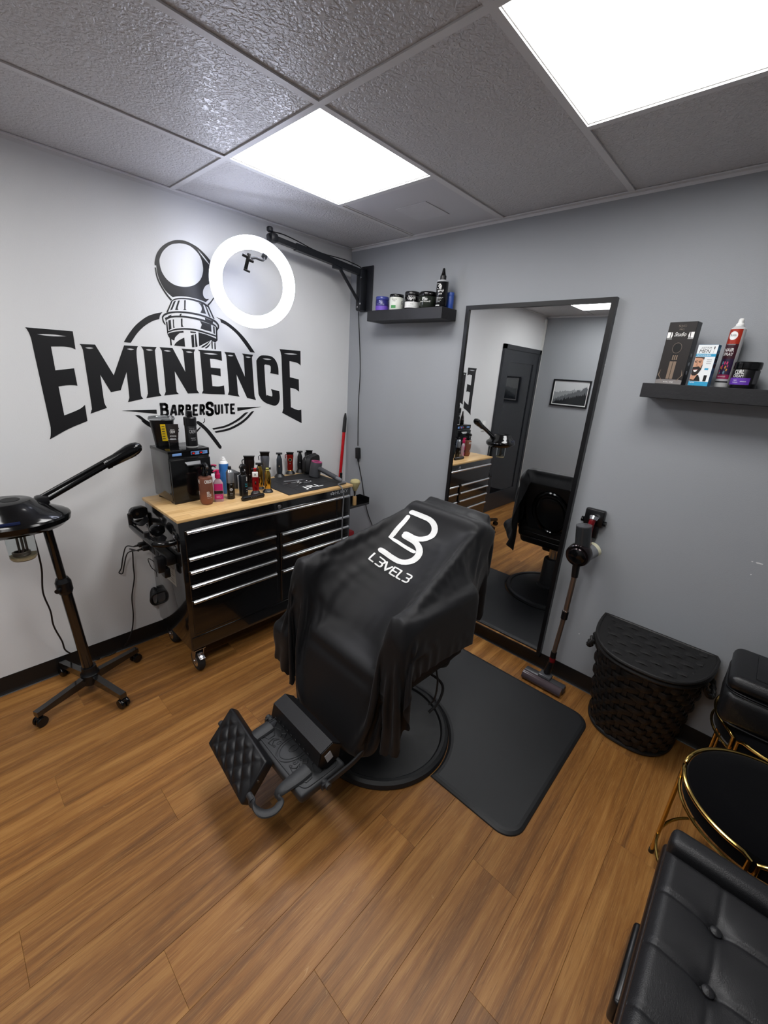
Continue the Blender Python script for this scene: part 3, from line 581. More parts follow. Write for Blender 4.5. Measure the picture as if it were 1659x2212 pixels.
B().bb(bw/2-.0002, bw/2+.0006, -.012, .012, .097, .105).part('side_band', JT, t, 0)
resc(t, 1.06, 1.366)
# hair spray can
t = thing('hair_spray_can', 'tall hair spray can with red and purple print and white nozzle', 'spray can', (2.289, -.072, zt), math.radians(0), 'products on the right shelf')
r = .0255; B().lathe([(r-.002, 0), (r, .003), (r, .2), (r-.003, .204), (r-.0085, .209), (r-.0085, .212), (.0085, .215)], 28).part('can', M('white_tin', 'cfcfcf', .3, metal=.2), t)
FA = math.degrees(math.atan2(CAM.y+.07, CAM.x-2.28))
band(t, r+.0003, .15, .2, M('red_print', '9c2a16', .35), FA-85, FA+35); band(t, r+.0003, .1, .15, M('maroon_print', '3a1620', .35), FA-85, FA+35); band(t, r+.0003, .045, .1, M('dark_purple_print', '2a1c3a', .35), FA-85, FA+35); band(t, r+.0003, .03, .045, M('magenta_print', '8a1f4a', .35), FA-85, FA+35)
band(t, r+.0003, .017, .022, M('ink_black', '0c0c0c', .4), FA-85, FA+35)
FLOW = [M('pink_flower_print', 'c2356b', .5), M('amber_flower_print', 'cf8a2a', .5), M('teal_flower_print', '5b8796', .5)]
for k in range(16):
    a, z = FA-70+random.random()*80, .05+random.random()*.04; s = .004+random.random()*.004
    B().add([wrap_fn(r+.0005+.00002*k, a-s*1600*.5/ (r*28), a+s*1600*.5/(r*28), z-s, z+s)(.5+.5*math.cos(2*PI*i/9)*(.6+.4*(i % 2)), .5+.5*math.sin(2*PI*i/9)*(.6+.4*(i % 2))) for i in range(9)], [tuple(range(9))]).part('flower_print', FLOW[k % 3], t, 0)
def disc_on(t, rr, a, z, s, mat, name):
    f_ = wrap_fn(rr, a-math.degrees(s/rr), a+math.degrees(s/rr), z-s, z+s); B().grid(lambda u, v: f_(.5+.5*(.02+.98*v)*math.cos(2*PI*u), .5+.5*(.02+.98*v)*math.sin(2*PI*u)), 28, 6, True).part(name, mat, t, 0)
disc_on(t, r+.0005, FA-25, .178, .0145, WHITE_INK, 'logo_disc'); ink(t, 'Rolda', r+.0007, FA-47, FA-4, .176, .184, M('ink_black', '0c0c0c', .4), 0)
ink(t, 'HAIR', r+.0006, FA-62, FA+12, .124, .136, bold=.03); ink(t, 'SPRAY', r+.0006, FA-66, FA+14, .11, .121, bold=.03); ink(t, 'MAX HOLD', r+.0006, FA-58, FA+5, .036, .04); ink(t, 'Professional', r+.0006, FA-55, FA+8, .147, .151, M('grey_ink', '8d8f92', .6))
B().lathe([(.0135, .212), (.0135, .218), (.0095, .221), (.0085, .234), (.0055, .237)], 20).cyl((.004, -.006, .23), (.006, -.0095, .2305), .0025, n=10).part('nozzle', WHITE_PL, t)
resc(t, .97, 1.06)
# curl cream jar
t = jar('curl_cream_jar', 'low wide black jar of curl cream with purple band', (2.354, -.1, zt), .043, .082, .022, BLK_SATIN, BLK_GLOSS, group='products on the right shelf', lidr=1.03)
FA = math.degrees(math.atan2(CAM.y+.1, CAM.x-2.345))
band(t, .0434, .011, .032, M('purple_print', '5a2f9a', .4), FA-95, FA+25); ink(t, 'CURL', .0435, FA-52, FA-8, .044, .057, bold=.04, mat=WHITE_INK); ink(t, 'CREAM', .0435, FA-56, FA-8, .034, .0425, bold=.03)
ink(t, 'moisture', .0437, FA-50, FA-25, .017, .02); ink(t, 'definition', .0437, FA-15, FA+10, .02, .023); ink(t, 'argan', .0437, FA-50, FA-30, .023, .0255)
band(t, .0435, .015, .055, M('grey_label_print', '4a4a4e', .5), FA+38, FA+75, 'side_label')
resc(t, .96, 1.16)
# ------------------------------------------------------------------ rolling tool chest
def HZ(x, y, py):
    """height above the floor at which the vertical through (x, y) meets pixel row py"""
    k = (1106-py)/FPX; d = Vector((x, y, 0))-CAM; return (d.dot(AX_U)-k*d.dot(AX_F))/(k*AX_F.z-AX_U.z)
def MPP(p): return (Vector(p)-CAM).dot(AX_F)/FPX      # metres per photo pixel at p
def faceA(p): return math.atan2(CAM.y-p[1], CAM.x-p[0])
ZT = .927
def butcher():
    m = bpy.data.materials.new('butcher_block'); m.use_nodes = True; nt = m.node_tree; N, L = nt.nodes, nt.links; b = N['Principled BSDF']
    tc = N.new('ShaderNodeTexCoord'); mp = N.new('ShaderNodeMapping'); mp.inputs['Rotation'].default_value = (0, 0, PI/2); L.new(tc.outputs['Object'], mp.inputs[0])
    br = N.new('ShaderNodeTexBrick'); br.inputs['Scale'].default_value = 1; br.inputs['Brick Width'].default_value = .33; br.inputs['Row Height'].default_value = .042; br.inputs['Mortar Size'].default_value = .0006
    br.inputs['Color1'].default_value = lin('d8b682'); br.inputs['Color2'].default_value = lin('c59f69'); br.inputs['Mortar'].default_value = lin('b58d5a'); L.new(mp.outputs[0], br.inputs['Vector'])
    m2 = N.new('ShaderNodeMapping'); m2.inputs['Scale'].default_value = (70, 4, 8); L.new(tc.outputs['Object'], m2.inputs[0])
    n = N.new('ShaderNodeTexNoise'); n.inputs['Scale'].default_value = 1.5; n.inputs['Detail'].default_value = 4; L.new(m2.outputs[0], n.inputs['Vector'])
    mr = N.new('ShaderNodeMapRange'); mr.inputs[1].default_value = .45; mr.inputs[2].default_value = .75; mr.inputs[4].default_value = .5; L.new(n.outputs['Fac'], mr.inputs[0])
    mx = N.new('ShaderNodeMix'); mx.data_type = 'RGBA'; L.new(mr.outputs[0], mx.inputs['Factor']); L.new(br.outputs['Color'], mx.inputs['A']); mx.inputs['B'].default_value = lin('93683a'); L.new(mx.outputs['Result'], b.inputs['Base Color'])
    b.inputs['Roughness'].default_value = .32; return m
CX0, CX1, CY0, CY1 = .06, .512, -1.538, -.408
ch = thing('tool_chest', 'black rolling tool chest with butcher block top under the wall logo', 'tool chest', (.29, -.97, 0))
B().rbox((.286, (CY0+CY1)/2, (.165+.911)/2), (CX1-CX0, CY1-CY0, .911-.165), .006, 2).part('body', BLK_PAINT, ch, world=True)
B().rbox((.287, -.9725, ZT-.008), (.47, 1.147, .016), .0025, 2).part('worktop', butcher(), ch, label='pale butcher block worktop', world=True)
def drawer(y0, y1, z0, z1, handle=True):
    d = B().rbox((CX1+.004, (y0+y1)/2, (z0+z1)/2), (.012, y1-y0, z1-z0), .002, 1); d.bb(CX1+.0095, CX1+.0125, y0+.004, y1-.004, z0+.012, z0+.016)
    o = d.part('drawer', BLK_PAINT, ch, world=True); zc = z1-.009
    prof = [(0, -.0105)]+[(.017*math.cos(q), .0105*math.sin(q)) for q in [-PI/2+PI*k/10 for k in range(11)]]+[(0, .0105)]
    B().loft([[Vector((CX1+.0095+a, y, zc+z)) for a, z in prof] for y in (y0+.006, y1-.006)]).part('handle', ALU, o, 40, world=True)
    for y in (y0+.07, y1-.07): B().cyl((CX1+.0255, y, zc-.001), (CX1+.0275, y, zc-.001), .004, n=10).part('latch', CHROME, o, world=True)
drawer(-1.515, -.432, .722, .865)
for (y0, y1) in ((-1.515, -1.004), (-.972, -.432)):
    for z1, z0 in ((.719, .647), (.644, .566), (.563, .475), (.472, .255)): drawer(y0, y1, z0, z1)
B().bb(CX1-.002, CX1+.004, -1.53, -.416, .185, .245).part('toe_panel', BLK_PAINT, ch, world=True)
pl = W('x', CX1+.002, 603, 1094); B().cyl((CX1, pl.y, pl.z), (CX1+.006, pl.y, pl.z), .012, n=20).cyl((CX1+.006, pl.y, pl.z), (CX1+.009, pl.y, pl.z), .008, n=16).part('lock', CHROME, ch, world=True)
a = W('x', CX1+.001, 724, 1072); b_ = W('x', CX1+.001, 749, 1065)
put_text('HUSKY', rect_fn((CX1+.0012, a.y, .8805), (0, b_.y-a.y+.01, 0), (0, 0, .02)), GREY_INK, ch, .03, world=True)
yc = a.y-.024; B().poly([[(-.02, .006), (-.004, .012), (.0, .02), (.006, .013), (.016, .012), (.02, .004), (.012, -.004), (.014, -.009), (.004, -.002), (-.008, -.004)], [(-.008, .006), (.004, .008), (.008, .003), (-.002, .001)]], lambda u, v, h: Vector((CX1+.0012, yc+u, .886+v))).part('dog_head_logo', GREY_INK, ch, 0, world=True)
# casters
for cx, cy in ((.46, -1.475), (.12, -1.475), (.46, -.475), (.12, -.475)):
    o = B().lathe([(.032, -.018), (.055, -.017), (.062, -.008), (.062, .008), (.055, .017), (.032, .018)], 28, (cx, cy-.015, .0625), RX(PI/2) @ RZ(0)).part('caster', RUBBER, ch, world=True)
    B().lathe([(.032, -.0185), (.036, -.0188), (.036, .0188), (.032, .0185)], 24, (cx, cy-.015, .0625), RX(PI/2)).part('hub', ALU, o, world=True)
    k = B()
    for s in (-1, 1): k.add([Vector((cx-.03, cy-.015+s*.024, .145)), Vector((cx+.03, cy-.015+s*.024, .145)), Vector((cx+.014, cy-.015+s*.024, .05)), Vector((cx-.014, cy-.015+s*.024, .05)), Vector((cx-.03, cy-.015+s*.021, .145)), Vector((cx+.03, cy-.015+s*.021, .145)), Vector((cx+.014, cy-.015+s*.021, .05)), Vector((cx-.014, cy-.015+s*.021, .05))], [(0,1,2,3),(7,6,5,4),(0,4,5,1),(1,5,6,2),(2,6,7,3),(3,7,4,0)])
    k.rbox((cx, cy-.015, .147), (.075, .065, .006), .002).cyl((cx, cy-.015, .149), (cx, cy-.015, .166), .025, n=20).cyl((cx, cy-.042, .0625), (cx, cy+.012, .0625), .008, n=12).part('bracket', CHROME, o, world=True)
    if cx > .3: B().rbox((cx+.045, cy-.015, .11), (.045, .03, .006), .002, rot=RY(.5)).part('brake_pedal', CHROME, o, world=True)
# sticker, push bar and clip-on tool holders on the near side
P = [W('y', CY0-.0008, *q) for q in ((350, 1197), (380, 1190), (384.7, 1238))]; P[2].y = P[0].y
B().bb(.2, .4, CY0-.0012, CY0, .515, .645).part('sticker', M('grey_sticker', '9b988f', .6), ch, 0, world=True)
for k in range(7): B().bb(.215, .385-.02*(k % 3), CY0-.0016, CY0-.0011, .53+.014*k, .534+.014*k).part('sticker_line', M('faded_sticker_print', '6f6c66', .6), ch, 0, world=True)
bar = B().tube(smooth_path([(.47, CY0+.003, .80), (.47, CY0-.05, .80), (.445, CY0-.085, .80), (.40, CY0-.095, .80), (.15, CY0-.095, .80), (.105, CY0-.085, .80), (.08, CY0-.05, .80), (.08, CY0+.003, .80)], 6), .0155, 12).part('push_bar', BLK_GLOSS, ch, world=True)
for x in (.08, .47):
    B().rbox((x, CY0-.004, .80), (.05, .01, .1), .004).part('bar_mount', BLK_PAINT, bar, world=True)
    for z in (.77, .83): B().cyl((x, CY0-.009, z), (x, CY0-.013, z), .008, n=6).part('bolt', CHROME, bar, world=True)
def holder(x, tip, lab, hgt):
    t = thing('tool_holder', lab, 'tool holder', (x, CY0-.095, .8135), group='dryer holders on the push bar')
    q = W('x', x, *tip); zc_ = q.z; ya = q.y; yb_ = CY0-.012; r_ = hgt/2; P_ = [(ya+r_-r_*math.sin(a), zc_+r_*math.cos(a)) for a in [PI*k/12 for k in range(13)]]+[(yb_-.02, zc_-r_), (yb_, zc_-r_*.4), (yb_, zc_+r_*.6), (yb_-.02, zc_+r_)]
    rg = [[Vector((x+dx, (ya+yb_)/2+(y-(ya+yb_)/2)*k, zc_+(z-zc_)*k)) for y, z in P_] for dx, k in ((-.02, .88), (-.014, 1), (.014, 1), (.02, .88))]
    B().loft(rg).part('side_plate', BLK_GLOSS, t, world=True)
    B().cyl((x+.02, ya+r_, zc_), (x+.024, ya+r_, zc_), .008, n=14).part('screw', CHROME, t, world=True)
    B().cyl((x, CY0-.095, .808), (x, CY0-.095, zc_), .013, n=14).part('clamp', BLK_SATIN, t, world=True)
    B().grid(lambda u, v: Vector((x+.02+.06*u, CY0-.03-.075*v, zc_-r_*.6-.03*math.sin(PI*v))), 2, 9).grid(lambda u, v: Vector((x+.02+.06*u, CY0-.03-.075*v, zc_-r_*.6-.034-.03*math.sin(PI*v)+.03)), 2, 9).part('cradle', BLK_SATIN, t, world=True)
holder(.12, (279, 1110), 'black dryer holder on the push bar, nearer the white wall', .062); holder(.35, (323, 1148), 'black dryer holder on the push bar, nearer the front corner', .062)
# power strip hung under the bar, plugs and cords
ps = thing('power_strip', 'black power strip fixed to the near side of the tool chest', 'power strip', (.27, CY0-.025, .69))
B().rbox((0, 0, 0), (.34, .046, .05), .006).part('housing', BLK_SATIN, ps)
for k in range(5): B().rbox((-.13+.06*k, -.0235, 0), (.034, .003, .034), .004).part('outlet', BLK_MATTE, ps)
B().rbox((.13, -.042, -.02), (.05, .04, .08), .006).rbox((.13, -.02, -.07), (.05, .03, .05), .004).part('power_brick', BLK_SATIN, ps)
for k, x in enumerate((-.13, -.07)): B().rbox((x, -.04, 0), (.026, .036, .026), .006).cyl((x, -.058, 0), (x-.02, -.075, -.01), .007, .004, 10).part('plug', BLK_SATIN, ps)
CORD = M('black_cord_rubber', '121113', .45)
def cord(name, label, pts, r=.0035, n=8): return B().tube(smooth_path(pts, n), r, 8).thing(name, CORD, label, 'cord', tuple(pts[0]), world=True)
q0 = Vector((.12, CY0-.1, .68))
def lead(name, pts, r, parent): B().tube(smooth_path(pts, 8), r, 8).part(name, CORD, parent, world=True)
lead('plug_lead', [q0, (.06, CY0-.12, .665), (.03, CY0-.135, .60), (.02, CY0-.15, .53), (.022, CY0-.165, .505), (.03, CY0-.15, .50), (.03, CY0-.135, .55), (.07, CY0-.12, .63), (.18, CY0-.1, .68)], .0032, ps)
q1 = W('x', .05, 286, 1190)
STEAMER_CORD = [(.18, CY0-.095, .674), (.08, CY0-.11, .655), (.05, q1.y, q1.z), W('x', .03, 288, 1222), W('x', .03, 290, 1250), W('x', .03, 285, 1290), W('x', .03, 288, 1330), W('x', .03, 285, 1362), W('x', .035, 276, 1385), W('z', .004, 262, 1402), W('z', .004, 240, 1414), W('z', .004, 215, 1421)]
lead('charger_lead', [(.36, CY0-.055, .62), (.33, CY0-.07, .655), (.27, CY0-.075, .655), (.23, CY0-.07, .63), (.235, CY0-.06, .585), (.265, CY0-.05, .57), (.27, CY0-.05, .54)], .0022, ps)
pc = W('x', .03, 336, 1290); cc = thing('cord_bundle', 'coiled black cord hanging behind the tool chest', 'cord', (.03, pc.y, pc.z))
for k in range(7): B().tube([(-.012+.006*k, .034*math.cos(a+k)*(.6+.07*k), .058*math.sin(a+k)*(1-.06*k)) for a in [2*PI*i/20 for i in range(20)]], .0065, 8, closed=True).part('coil', CORD, cc)

# ------------------------------------------------------------------ hot towel cabinet
tw = thing('towel_warmer', 'black hot towel cabinet on the left end of the worktop', 'towel warmer', (.165, -1.362, ZT), math.radians(4))
TW, TD, TH = .222, .2, .283      # local: front is +x
B().rbox((0, 0, .015+(TH-.015)/2), (TD, TW, TH-.015), .004, 2).part('body', BLK_PAINT, tw)
B().rbox((.002, 0, TH-.006), (TD+.006, TW+.002, .016), .003).part('top', BLK_GLOSS, tw)
B().bb(TD/2-.002, TD/2+.0045, -TW/2+.001, TW/2-.001, TH-.036, TH-.002).part('control_panel', BLK_GLOSS, tw, 0)
dor = B().rbox((TD/2+.005, 0, .125), (.02, TW-.006, .222), .004).part('door', BLK_GLOSS, tw)
B().add([(TD/2+.016, -.035, .222), (TD/2+.016, .05, .222), (TD/2+.03, .044, .208), (TD/2+.03, -.028, .208), (TD/2+.016, -.035, .216), (TD/2+.016, .05, .216), (TD/2+.03, .044, .203), (TD/2+.03, -.028, .203)], [(0,1,2,3),(7,6,5,4),(0,4,5,1),(1,5,6,2),(2,6,7,3),(3,7,4,0)]).part('handle', M('smoke_grey_plastic', '4c4d50', .25), dor, 0)
PB = M('pale_blue_print', '6d93c9', .4)
B().rbox((TD/2+.005, -.066, TH-.02), (.002, .048, .013), .006).part('brand_badge', PB, tw); B().bb(TD/2+.004, TD/2+.0055, .008, .1, TH-.029, TH-.011).part('switch_plate', PB, tw, 0)
for y, s in ((.02, 'UV'), (.062, 'HEAT')):
    sw = B().rbox((TD/2+.007, y, TH-.02), (.006, .018, .014), .002).part('switch', M('dark_switch', '180808', .3), tw); B().bb(TD/2+.0095, TD/2+.0105, y-.006, y+.005, TH-.023, TH-.017).part('red_light', M('red_indicator', 'b51a1a', .4, emit=.6), sw, 0)
    put_text(s, rect_fn((TD/2+.006, y+.012, TH-.022), (0, .014, 0), (0, 0, .005)), M('navy_ink', '1a2c55', .5), tw)
for x in (-.08, .08):
    for y in (-.09, .09): B().cyl((x, y, 0), (x, y, .016), .011, n=14).part('foot', RUBBER, tw)
B().bb(TD/2-.03, TD/2+.012, -TW/2+.006, TW/2-.006, .004, .016).part('drip_tray', BLK_SATIN, tw, 0)
TOPZ = ZT+TH+.002
def top_at(px, py): return W('z', TOPZ, px, py)
# waste bin with clear lid
p = top_at(347, 958); p = Vector((.10, -1.415, TOPZ)); t = thing('waste_container', 'tapered black blade disposal tub with clear lid and yellow label', 'container', p, faceA(p)+PI/2)
h = HZ(p.x, p.y, 905)-TOPZ
B().sect([(0, .082, .07), (.004, .086, .074), (h, .118, .1)], 28).part('tub', BLK_SATIN, t)
CLEAR = M('clear_plastic', 'dfe3e6', .12, trans=.85, ior=1.3)
B().sect([(h-.002, .124, .106), (h+.004, .13, .112), (h+.012, .122, .104)], 28).part('lid', CLEAR, t); B().rbox((0, 0, h+.015), (.05, .03, .006), .002).part('lid_slot', CLEAR, t)
YL = M('yellow_label', 'd9b60f', .5)
fy = lambda z: -(.037+.013*z/h)-.0012
B().add([(-.006, fy(.03)-.0004, .03), (.03, fy(.03)+.0, .03), (.036, fy(h*.85)+.0, h*.85), (-.01, fy(h*.85)-.0004, h*.85)], [(0, 1, 2, 3)]).part('warning_label', YL, t, 0)
for k in range(6): B().add([(-.004, fy(.04+.013*k)-.001, .04+.013*k), (.01, fy(.04+.013*k)-.001, .04+.013*k), (.01, fy(.045+.013*k)-.001, .044+.013*k), (-.004, fy(.045+.013*k)-.001, .044+.013*k)], [(0, 1, 2, 3)]).part('label_print', M('dark_ink', '3a3d3a', .6), t, 0)
# squeeze tube standing on its cap
p = top_at(372, 968); p = Vector((.205, -1.405, TOPZ)); t = thing('squeeze_tube', 'dark squeeze tube standing on its cap atop the towel cabinet', 'tube', p, faceA(p)+PI/2); h = HZ(p.x, p.y, 916)-TOPZ
B().sect([(0, .046, .036), (.003, .048, .038), (.033, .048, .038), (.034, .046, .036)], 24, p=2.4).part('cap', BLK_GLOSS, t)
B().sect([(.034, .048, .038), (h*.5, .052, .03), (h*.85, .06, .01), (h, .06, .003)], 24, p=2.4).part('tube', M('dark_brown_tube', '1a1312', .3), t)
def tf(x0, x1, z0, z1): return lambda a, b: Vector((x0+(x1-x0)*a, -.0195+.0185*max(0, (z0+(z1-z0)*b-.036)/(h-.036))**1.0-.0022, z0+(z1-z0)*b))
for s, x0, x1, z0, z1 in (('CREW', -.012, .012, h*.64, h*.74), ('AMERICAN', -.01, .01, h*.76, h*.79), ('ACTIVATOR', -.014, .016, h*.5, h*.55)): put_text(s, tf(x0, x1, z0, z1), WHITE_INK, t)
B().grid(lambda u, v: tf(-.025, .025, h*.37, h*.43)(u, v)+Vector((0, .012*(2*u-1)**2, 0)), 9, 2).part('silver_band', M('silver_foil', 'b5b5b8', .3, metal=.8), t)
# black aerosol
p = top_at(404, 963); p = Vector((.205, -1.31, TOPZ)); t = thing('spray_can', 'tall black aerosol can standing atop the towel cabinet', 'spray can', p); h = HZ(p.x, p.y, 887)-TOPZ; r = .031
B().lathe([(r-.001, .0), (r, .002), (r, .006)], 28).part('base_rim', M('white_tin', 'cfcfcf', .3, metal=.2), t)
B().lathe([(r-.001, .006), (r-.001, h*.58), (r-.003, h*.6), (r-.003, h*.61)], 28).part('can', BLK_SATIN, t); B().lathe([(r+.001, h*.6), (r+.001, h*.81), (r-.002, h*.83), (r*.4, h*.835)], 28).part('cap', BLK_SATIN, t)
B().lathe([(.013, h*.83), (.014, h*.84), (.014, h-.003), (.011, h)], 20).part('nozzle', BLK_GLOSS, t); FA = math.degrees(faceA(p))
ink(t, 'CREW', r, FA-15, FA+50, h*.4, h*.5, GREY_INK); ink(t, 'AMERICAN', r, FA-12, FA+35, h*.53, h*.55, GREY_INK); ink(t, 'STYLE', r, FA+0, FA+40, h*.2, h*.225, GREY_INK); ink(t, 'PROTECT', r, FA-5, FA+45, h*.25, h*.275, GREY_INK)
# ------------------------------------------------------------------ things on the worktop
def ct(px, py): return W('z', ZT, px, py)
def spot(px, py, r=0):      # pixel of the near rim of a round foot -> centre of the foot
    p = ct(px, py); a = faceA(p); return Vector((p.x-r*math.cos(a), p.y-r*math.sin(a), ZT))
def trigger(t, z, a, mat, s=1.0):
    """trigger spray head pointing along angle a, collar at height z"""
    d = Vector((math.cos(a), math.sin(a), 0)); e = Vector((-d.y, d.x, 0)); u = Vector((0, 0, 1))
    B().lathe([(.0145*s, z), (.015*s, z+.003), (.015*s, z+.016*s), (.011*s, z+.019*s), (.009*s, z+.03*s)], 18).part('collar', mat, t)
    pts = [(-.022, .030, .009), (-.016, .047, .011), (.006, .052, .011), (.024, .047, .008), (.030, .042, .0055)]
    h = B(); h.tube([d*(x*s)+u*(z+y*s) for x, y, r in pts], [r*s for x, y, r in pts], 12); h.tube([d*(.0)+u*(z+.022*s), d*(-.004*s)+u*(z+.05*s)], .008*s, 10); h.part('spray_head', mat, t)
    B().tube(smooth_path([d*(.018*s)+u*(z+.043*s), d*(.022*s)+u*(z+.03*s), d*(.02*s)+u*(z+.016*s), d*(.027*s)+u*(z+.004*s)], 4), .0038*s, 8).part('trigger', mat, t)
def pump(t, z, a, mat, s=1.0):
    d = Vector((math.cos(a), math.sin(a), 0)); u = Vector((0, 0, 1))
    B().lathe([(.013*s, z), (.0135*s, z+.002), (.0135*s, z+.02*s), (.007*s, z+.022*s), (.005*s, z+.024*s), (.005*s, z+.036*s), (.0095*s, z+.037*s), (.0095*s, z+.047*s), (.006*s, z+.05*s)], 18).part('pump', mat, t)
    B().tube([u*(z+.043*s), d*(.02*s)+u*(z+.044*s), d*(.032*s)+u*(z+.037*s)], [.0055*s, .0045*s, .003*s], 10).part('spout', mat, t)
# copper trigger bottle
r = .0355; p = spot(448, 1092, r); FA = math.degrees(faceA(p)); h = HZ(p.x, p.y, 1028)-ZT
t = thing('spray_bottle', 'copper coloured trigger spray bottle at the front of the worktop', 'bottle', p)
COPPER = M('copper_bottle', '845544', .32, metal=.55)
B().lathe([(.02, 0), (.028, .003), (r-.001, .022), (r, .03), (r, h-.012), (r-.003, h-.004), (.02, h), (.013, h+.001)], 32).part('bottle', COPPER, t); trigger(t, h+.001, math.radians(FA+25), BLK_GLOSS, 1.15)
ink(t, 'ORIGIN', r+.0003, FA-8, FA+62, h-.034, h-.015, bold=.03); ink(t, 'THE', r+.0003, FA-88, FA-52, h-.034, h-.015, bold=.03)
ink(t, '02', r+.0003, FA+4, FA+26, h*.42, h*.49, bold=.04); ink(t, 'PRIMER', r+.0003, FA+4, FA+42, h*.36, h*.4, bold=.02); ink(t, 'SPRAY', r+.0003, FA+4, FA+42, h*.31, h*.35, bold=.02); ink(t, 'texturising', r+.0003, FA+6, FA+48, h*.25, h*.27)
ink(t, 'original mineral', r+.0003, FA-80, FA-66, h*.3, h*.55)
# clear bottle, pink print
p = spot(474, 1085, .022); FA = math.degrees(faceA(p)); h = HZ(p.x, p.y, 1035)-ZT; t = thing('pump_bottle', 'clear bottle with pink print and a pink pump', 'bottle', p, faceA(p)+PI/2)
B().sect([(0, .046, .03), (.003, .05, .034), (h-.02, .05, .034), (h-.006, .034, .028), (h+.002, .02, .02), (h+.008, .019, .019)], 28, p=3).part('bottle', M('clear_pink_liquid', 'd9b9c4', .08, trans=.5, ior=1.3), t)
PINK = M('magenta_plastic', 'b3144e', .35); PP = M('magenta_print_label', 'b8206a', .4)
for z0, z1, m in ((.016, .044, PP), (.047, .063, M('ink_black', '0c0c0c', .4)), (.066, h-.022, PP)): B().grid(lambda u, v: Vector((-.022+.044*u, -.0176+.0022*(2*u-1)**4, z0+(z1-z0)*v)), 9, 2).part('print', m, t)
put_text('BED', rect_fn((-.012, -.0182, .024), (.024, 0, 0), (0, 0, .012)), M('pale_pink_ink', 'e59ac0', .5), t)
trg = B().lathe([(.012, h+.006), (.0135, h+.008), (.0135, h+.03), (.011, h+.032), (.0095, h+.04), (.0095, h+.052), (.007, h+.054)], 18).part('pump', PINK, t)
B().tube([(0, 0, h+.047), (-.012, -.01, h+.05), (-.022, -.016, h+.045)], [.006, .005, .004], 10).part('spout', PINK, t)
# white pump bottle behind
p = Vector((.215, -1.222, ZT)); h = HZ(p.x, p.y, 1022)-ZT; t = thing('pump_bottle', 'white bottle with black collar half hidden behind the pink pump bottle', 'bottle', p)
B().lathe([(.022, 0), (.025, .003), (.025, h-.015), (.018, h-.004), (.013, h)], 24).part('bottle', M('white_bottle', 'd8d8da', .35), t); pump(t, h, faceA(p)+.9, BLK_SATIN)
B().rbox((.018*math.cos(faceA(p)+1.2), .018*math.sin(faceA(p)+1.2), h+.046), (.03, .014, .01), .004, rot=RZ(faceA(p)+1.2)).part('pink_tip', PINK, t)
# blue aerosol
p = Vector((.225, -1.15, ZT)); h = HZ(p.x, p.y, 987)-ZT; r = .0265; t = thing('spray_can', 'blue aerosol can with white top behind the silver can', 'spray can', p)
B().lathe([(r-.002, 0), (r, .003), (r, h-.045), (r-.002, h-.036)], 28).part('can', M('sky_blue_tin', '3f7cc4', .25, metal=.2), t); B().lathe([(r-.0015, h-.037), (r-.006, h-.026), (r-.012, h-.022), (r-.012, h-.018), (.012, h-.017)], 28).part('shoulder', WHITE_PL, t)
B().lathe([(.012, h-.019), (.0125, h-.012), (.009, h-.01), (.0085, h-.002), (.006, h)], 18).part('nozzle', WHITE_PL, t)
# silver and black aerosol
r = .0212; p = spot(500, 1079, r); FA = math.degrees(faceA(p)); h = HZ(p.x, p.y, 1007)-ZT; t = thing('spray_can', 'aerosol can, silver above and black below', 'spray can', p)
B().lathe([(r-.002, 0), (r, .003), (r, h*.5)], 28).part('can', BLK_GLOSS, t); B().lathe([(r, h*.5), (r, h*.82), (r-.003, h*.85), (r-.008, h*.9), (.009, h*.905)], 28).part('silver_top', M('satin_silver_tin', 'a9abae', .28, metal=.9), t)
B().lathe([(.0095, h*.9), (.0095, h*.985), (.0075, h)], 16).part('nozzle', BLK_SATIN, t)
disc_on(t, r+.0004, FA+6, h*.31, .0085, GREY_INK, 'badge'); ink(t, 'A', r+.0006, FA-2, FA+14, h*.28, h*.33, M('ink_black', '0c0c0c', .4)); ink(t, 'BLACK', r+.0004, FA-8, FA+24, h*.45, h*.47); ink(t, 'EXTRA HOLD', r+.0004, FA-14, FA+26, h*.18, h*.2, GREY_INK); ink(t, 'hair spray', r+.0004, FA-14, FA+22, h*.13, h*.15, GREY_INK)
# black trigger bottle
r = .0245; p = spot(527, 1073, r); FA = math.degrees(faceA(p)); h = HZ(p.x, p.y, 1024)-ZT; t = thing('spray_bottle', 'black trigger spray bottle with teal print', 'bottle', p)
B().lathe([(r-.003, 0), (r, .003), (r, h-.01), (r-.004, h-.003), (.014, h)], 28).part('bottle', BLK_SATIN, t); trigger(t, h-.001, math.radians(FA-30), BLK_SATIN, 1.0)
ink(t, 'Tropical', r+.0003, FA+22, FA+70, h*.52, h*.6, M('teal_ink', '2a9aa6', .5), .02); ink(t, 'Breeze', r+.0003, FA+26, FA+70, h*.44, h*.51, M('teal_ink', '2a9aa6', .5), .02); ink(t, 'B', r+.0003, FA+45, FA+66, h*.72, h*.9, bold=.03); ink(t, 'finishing', r+.0003, FA+35, FA+70, h*.3, h*.34, GREY_INK); ink(t, 'spray', r+.0003, FA+35, FA+66, h*.2, h*.24, GREY_INK)
# little white dropper bottle and grey case at the back
p = Vector((.2, -1.045, ZT)); t = jar('small_bottle', 'small white dropper bottle behind the black trigger bottle', p, .011, .085, .025, M('white_bottle', 'd8d8da', .35), WHITE_PL, cat='bottle')
p = Vector((.125, -1.13, ZT)); t = thing('storage_case', 'dark grey box at the back of the worktop behind the bottles', 'case', p)
B().rbox((0, 0, .045), (.13, .19, .09), .006).part('body', M('dark_grey_case', '38393d', .45), t); B().rbox((0, 0, .096), (.134, .194, .014), .004).part('lid', M('dark_grey_case', '38393d', .45), t)
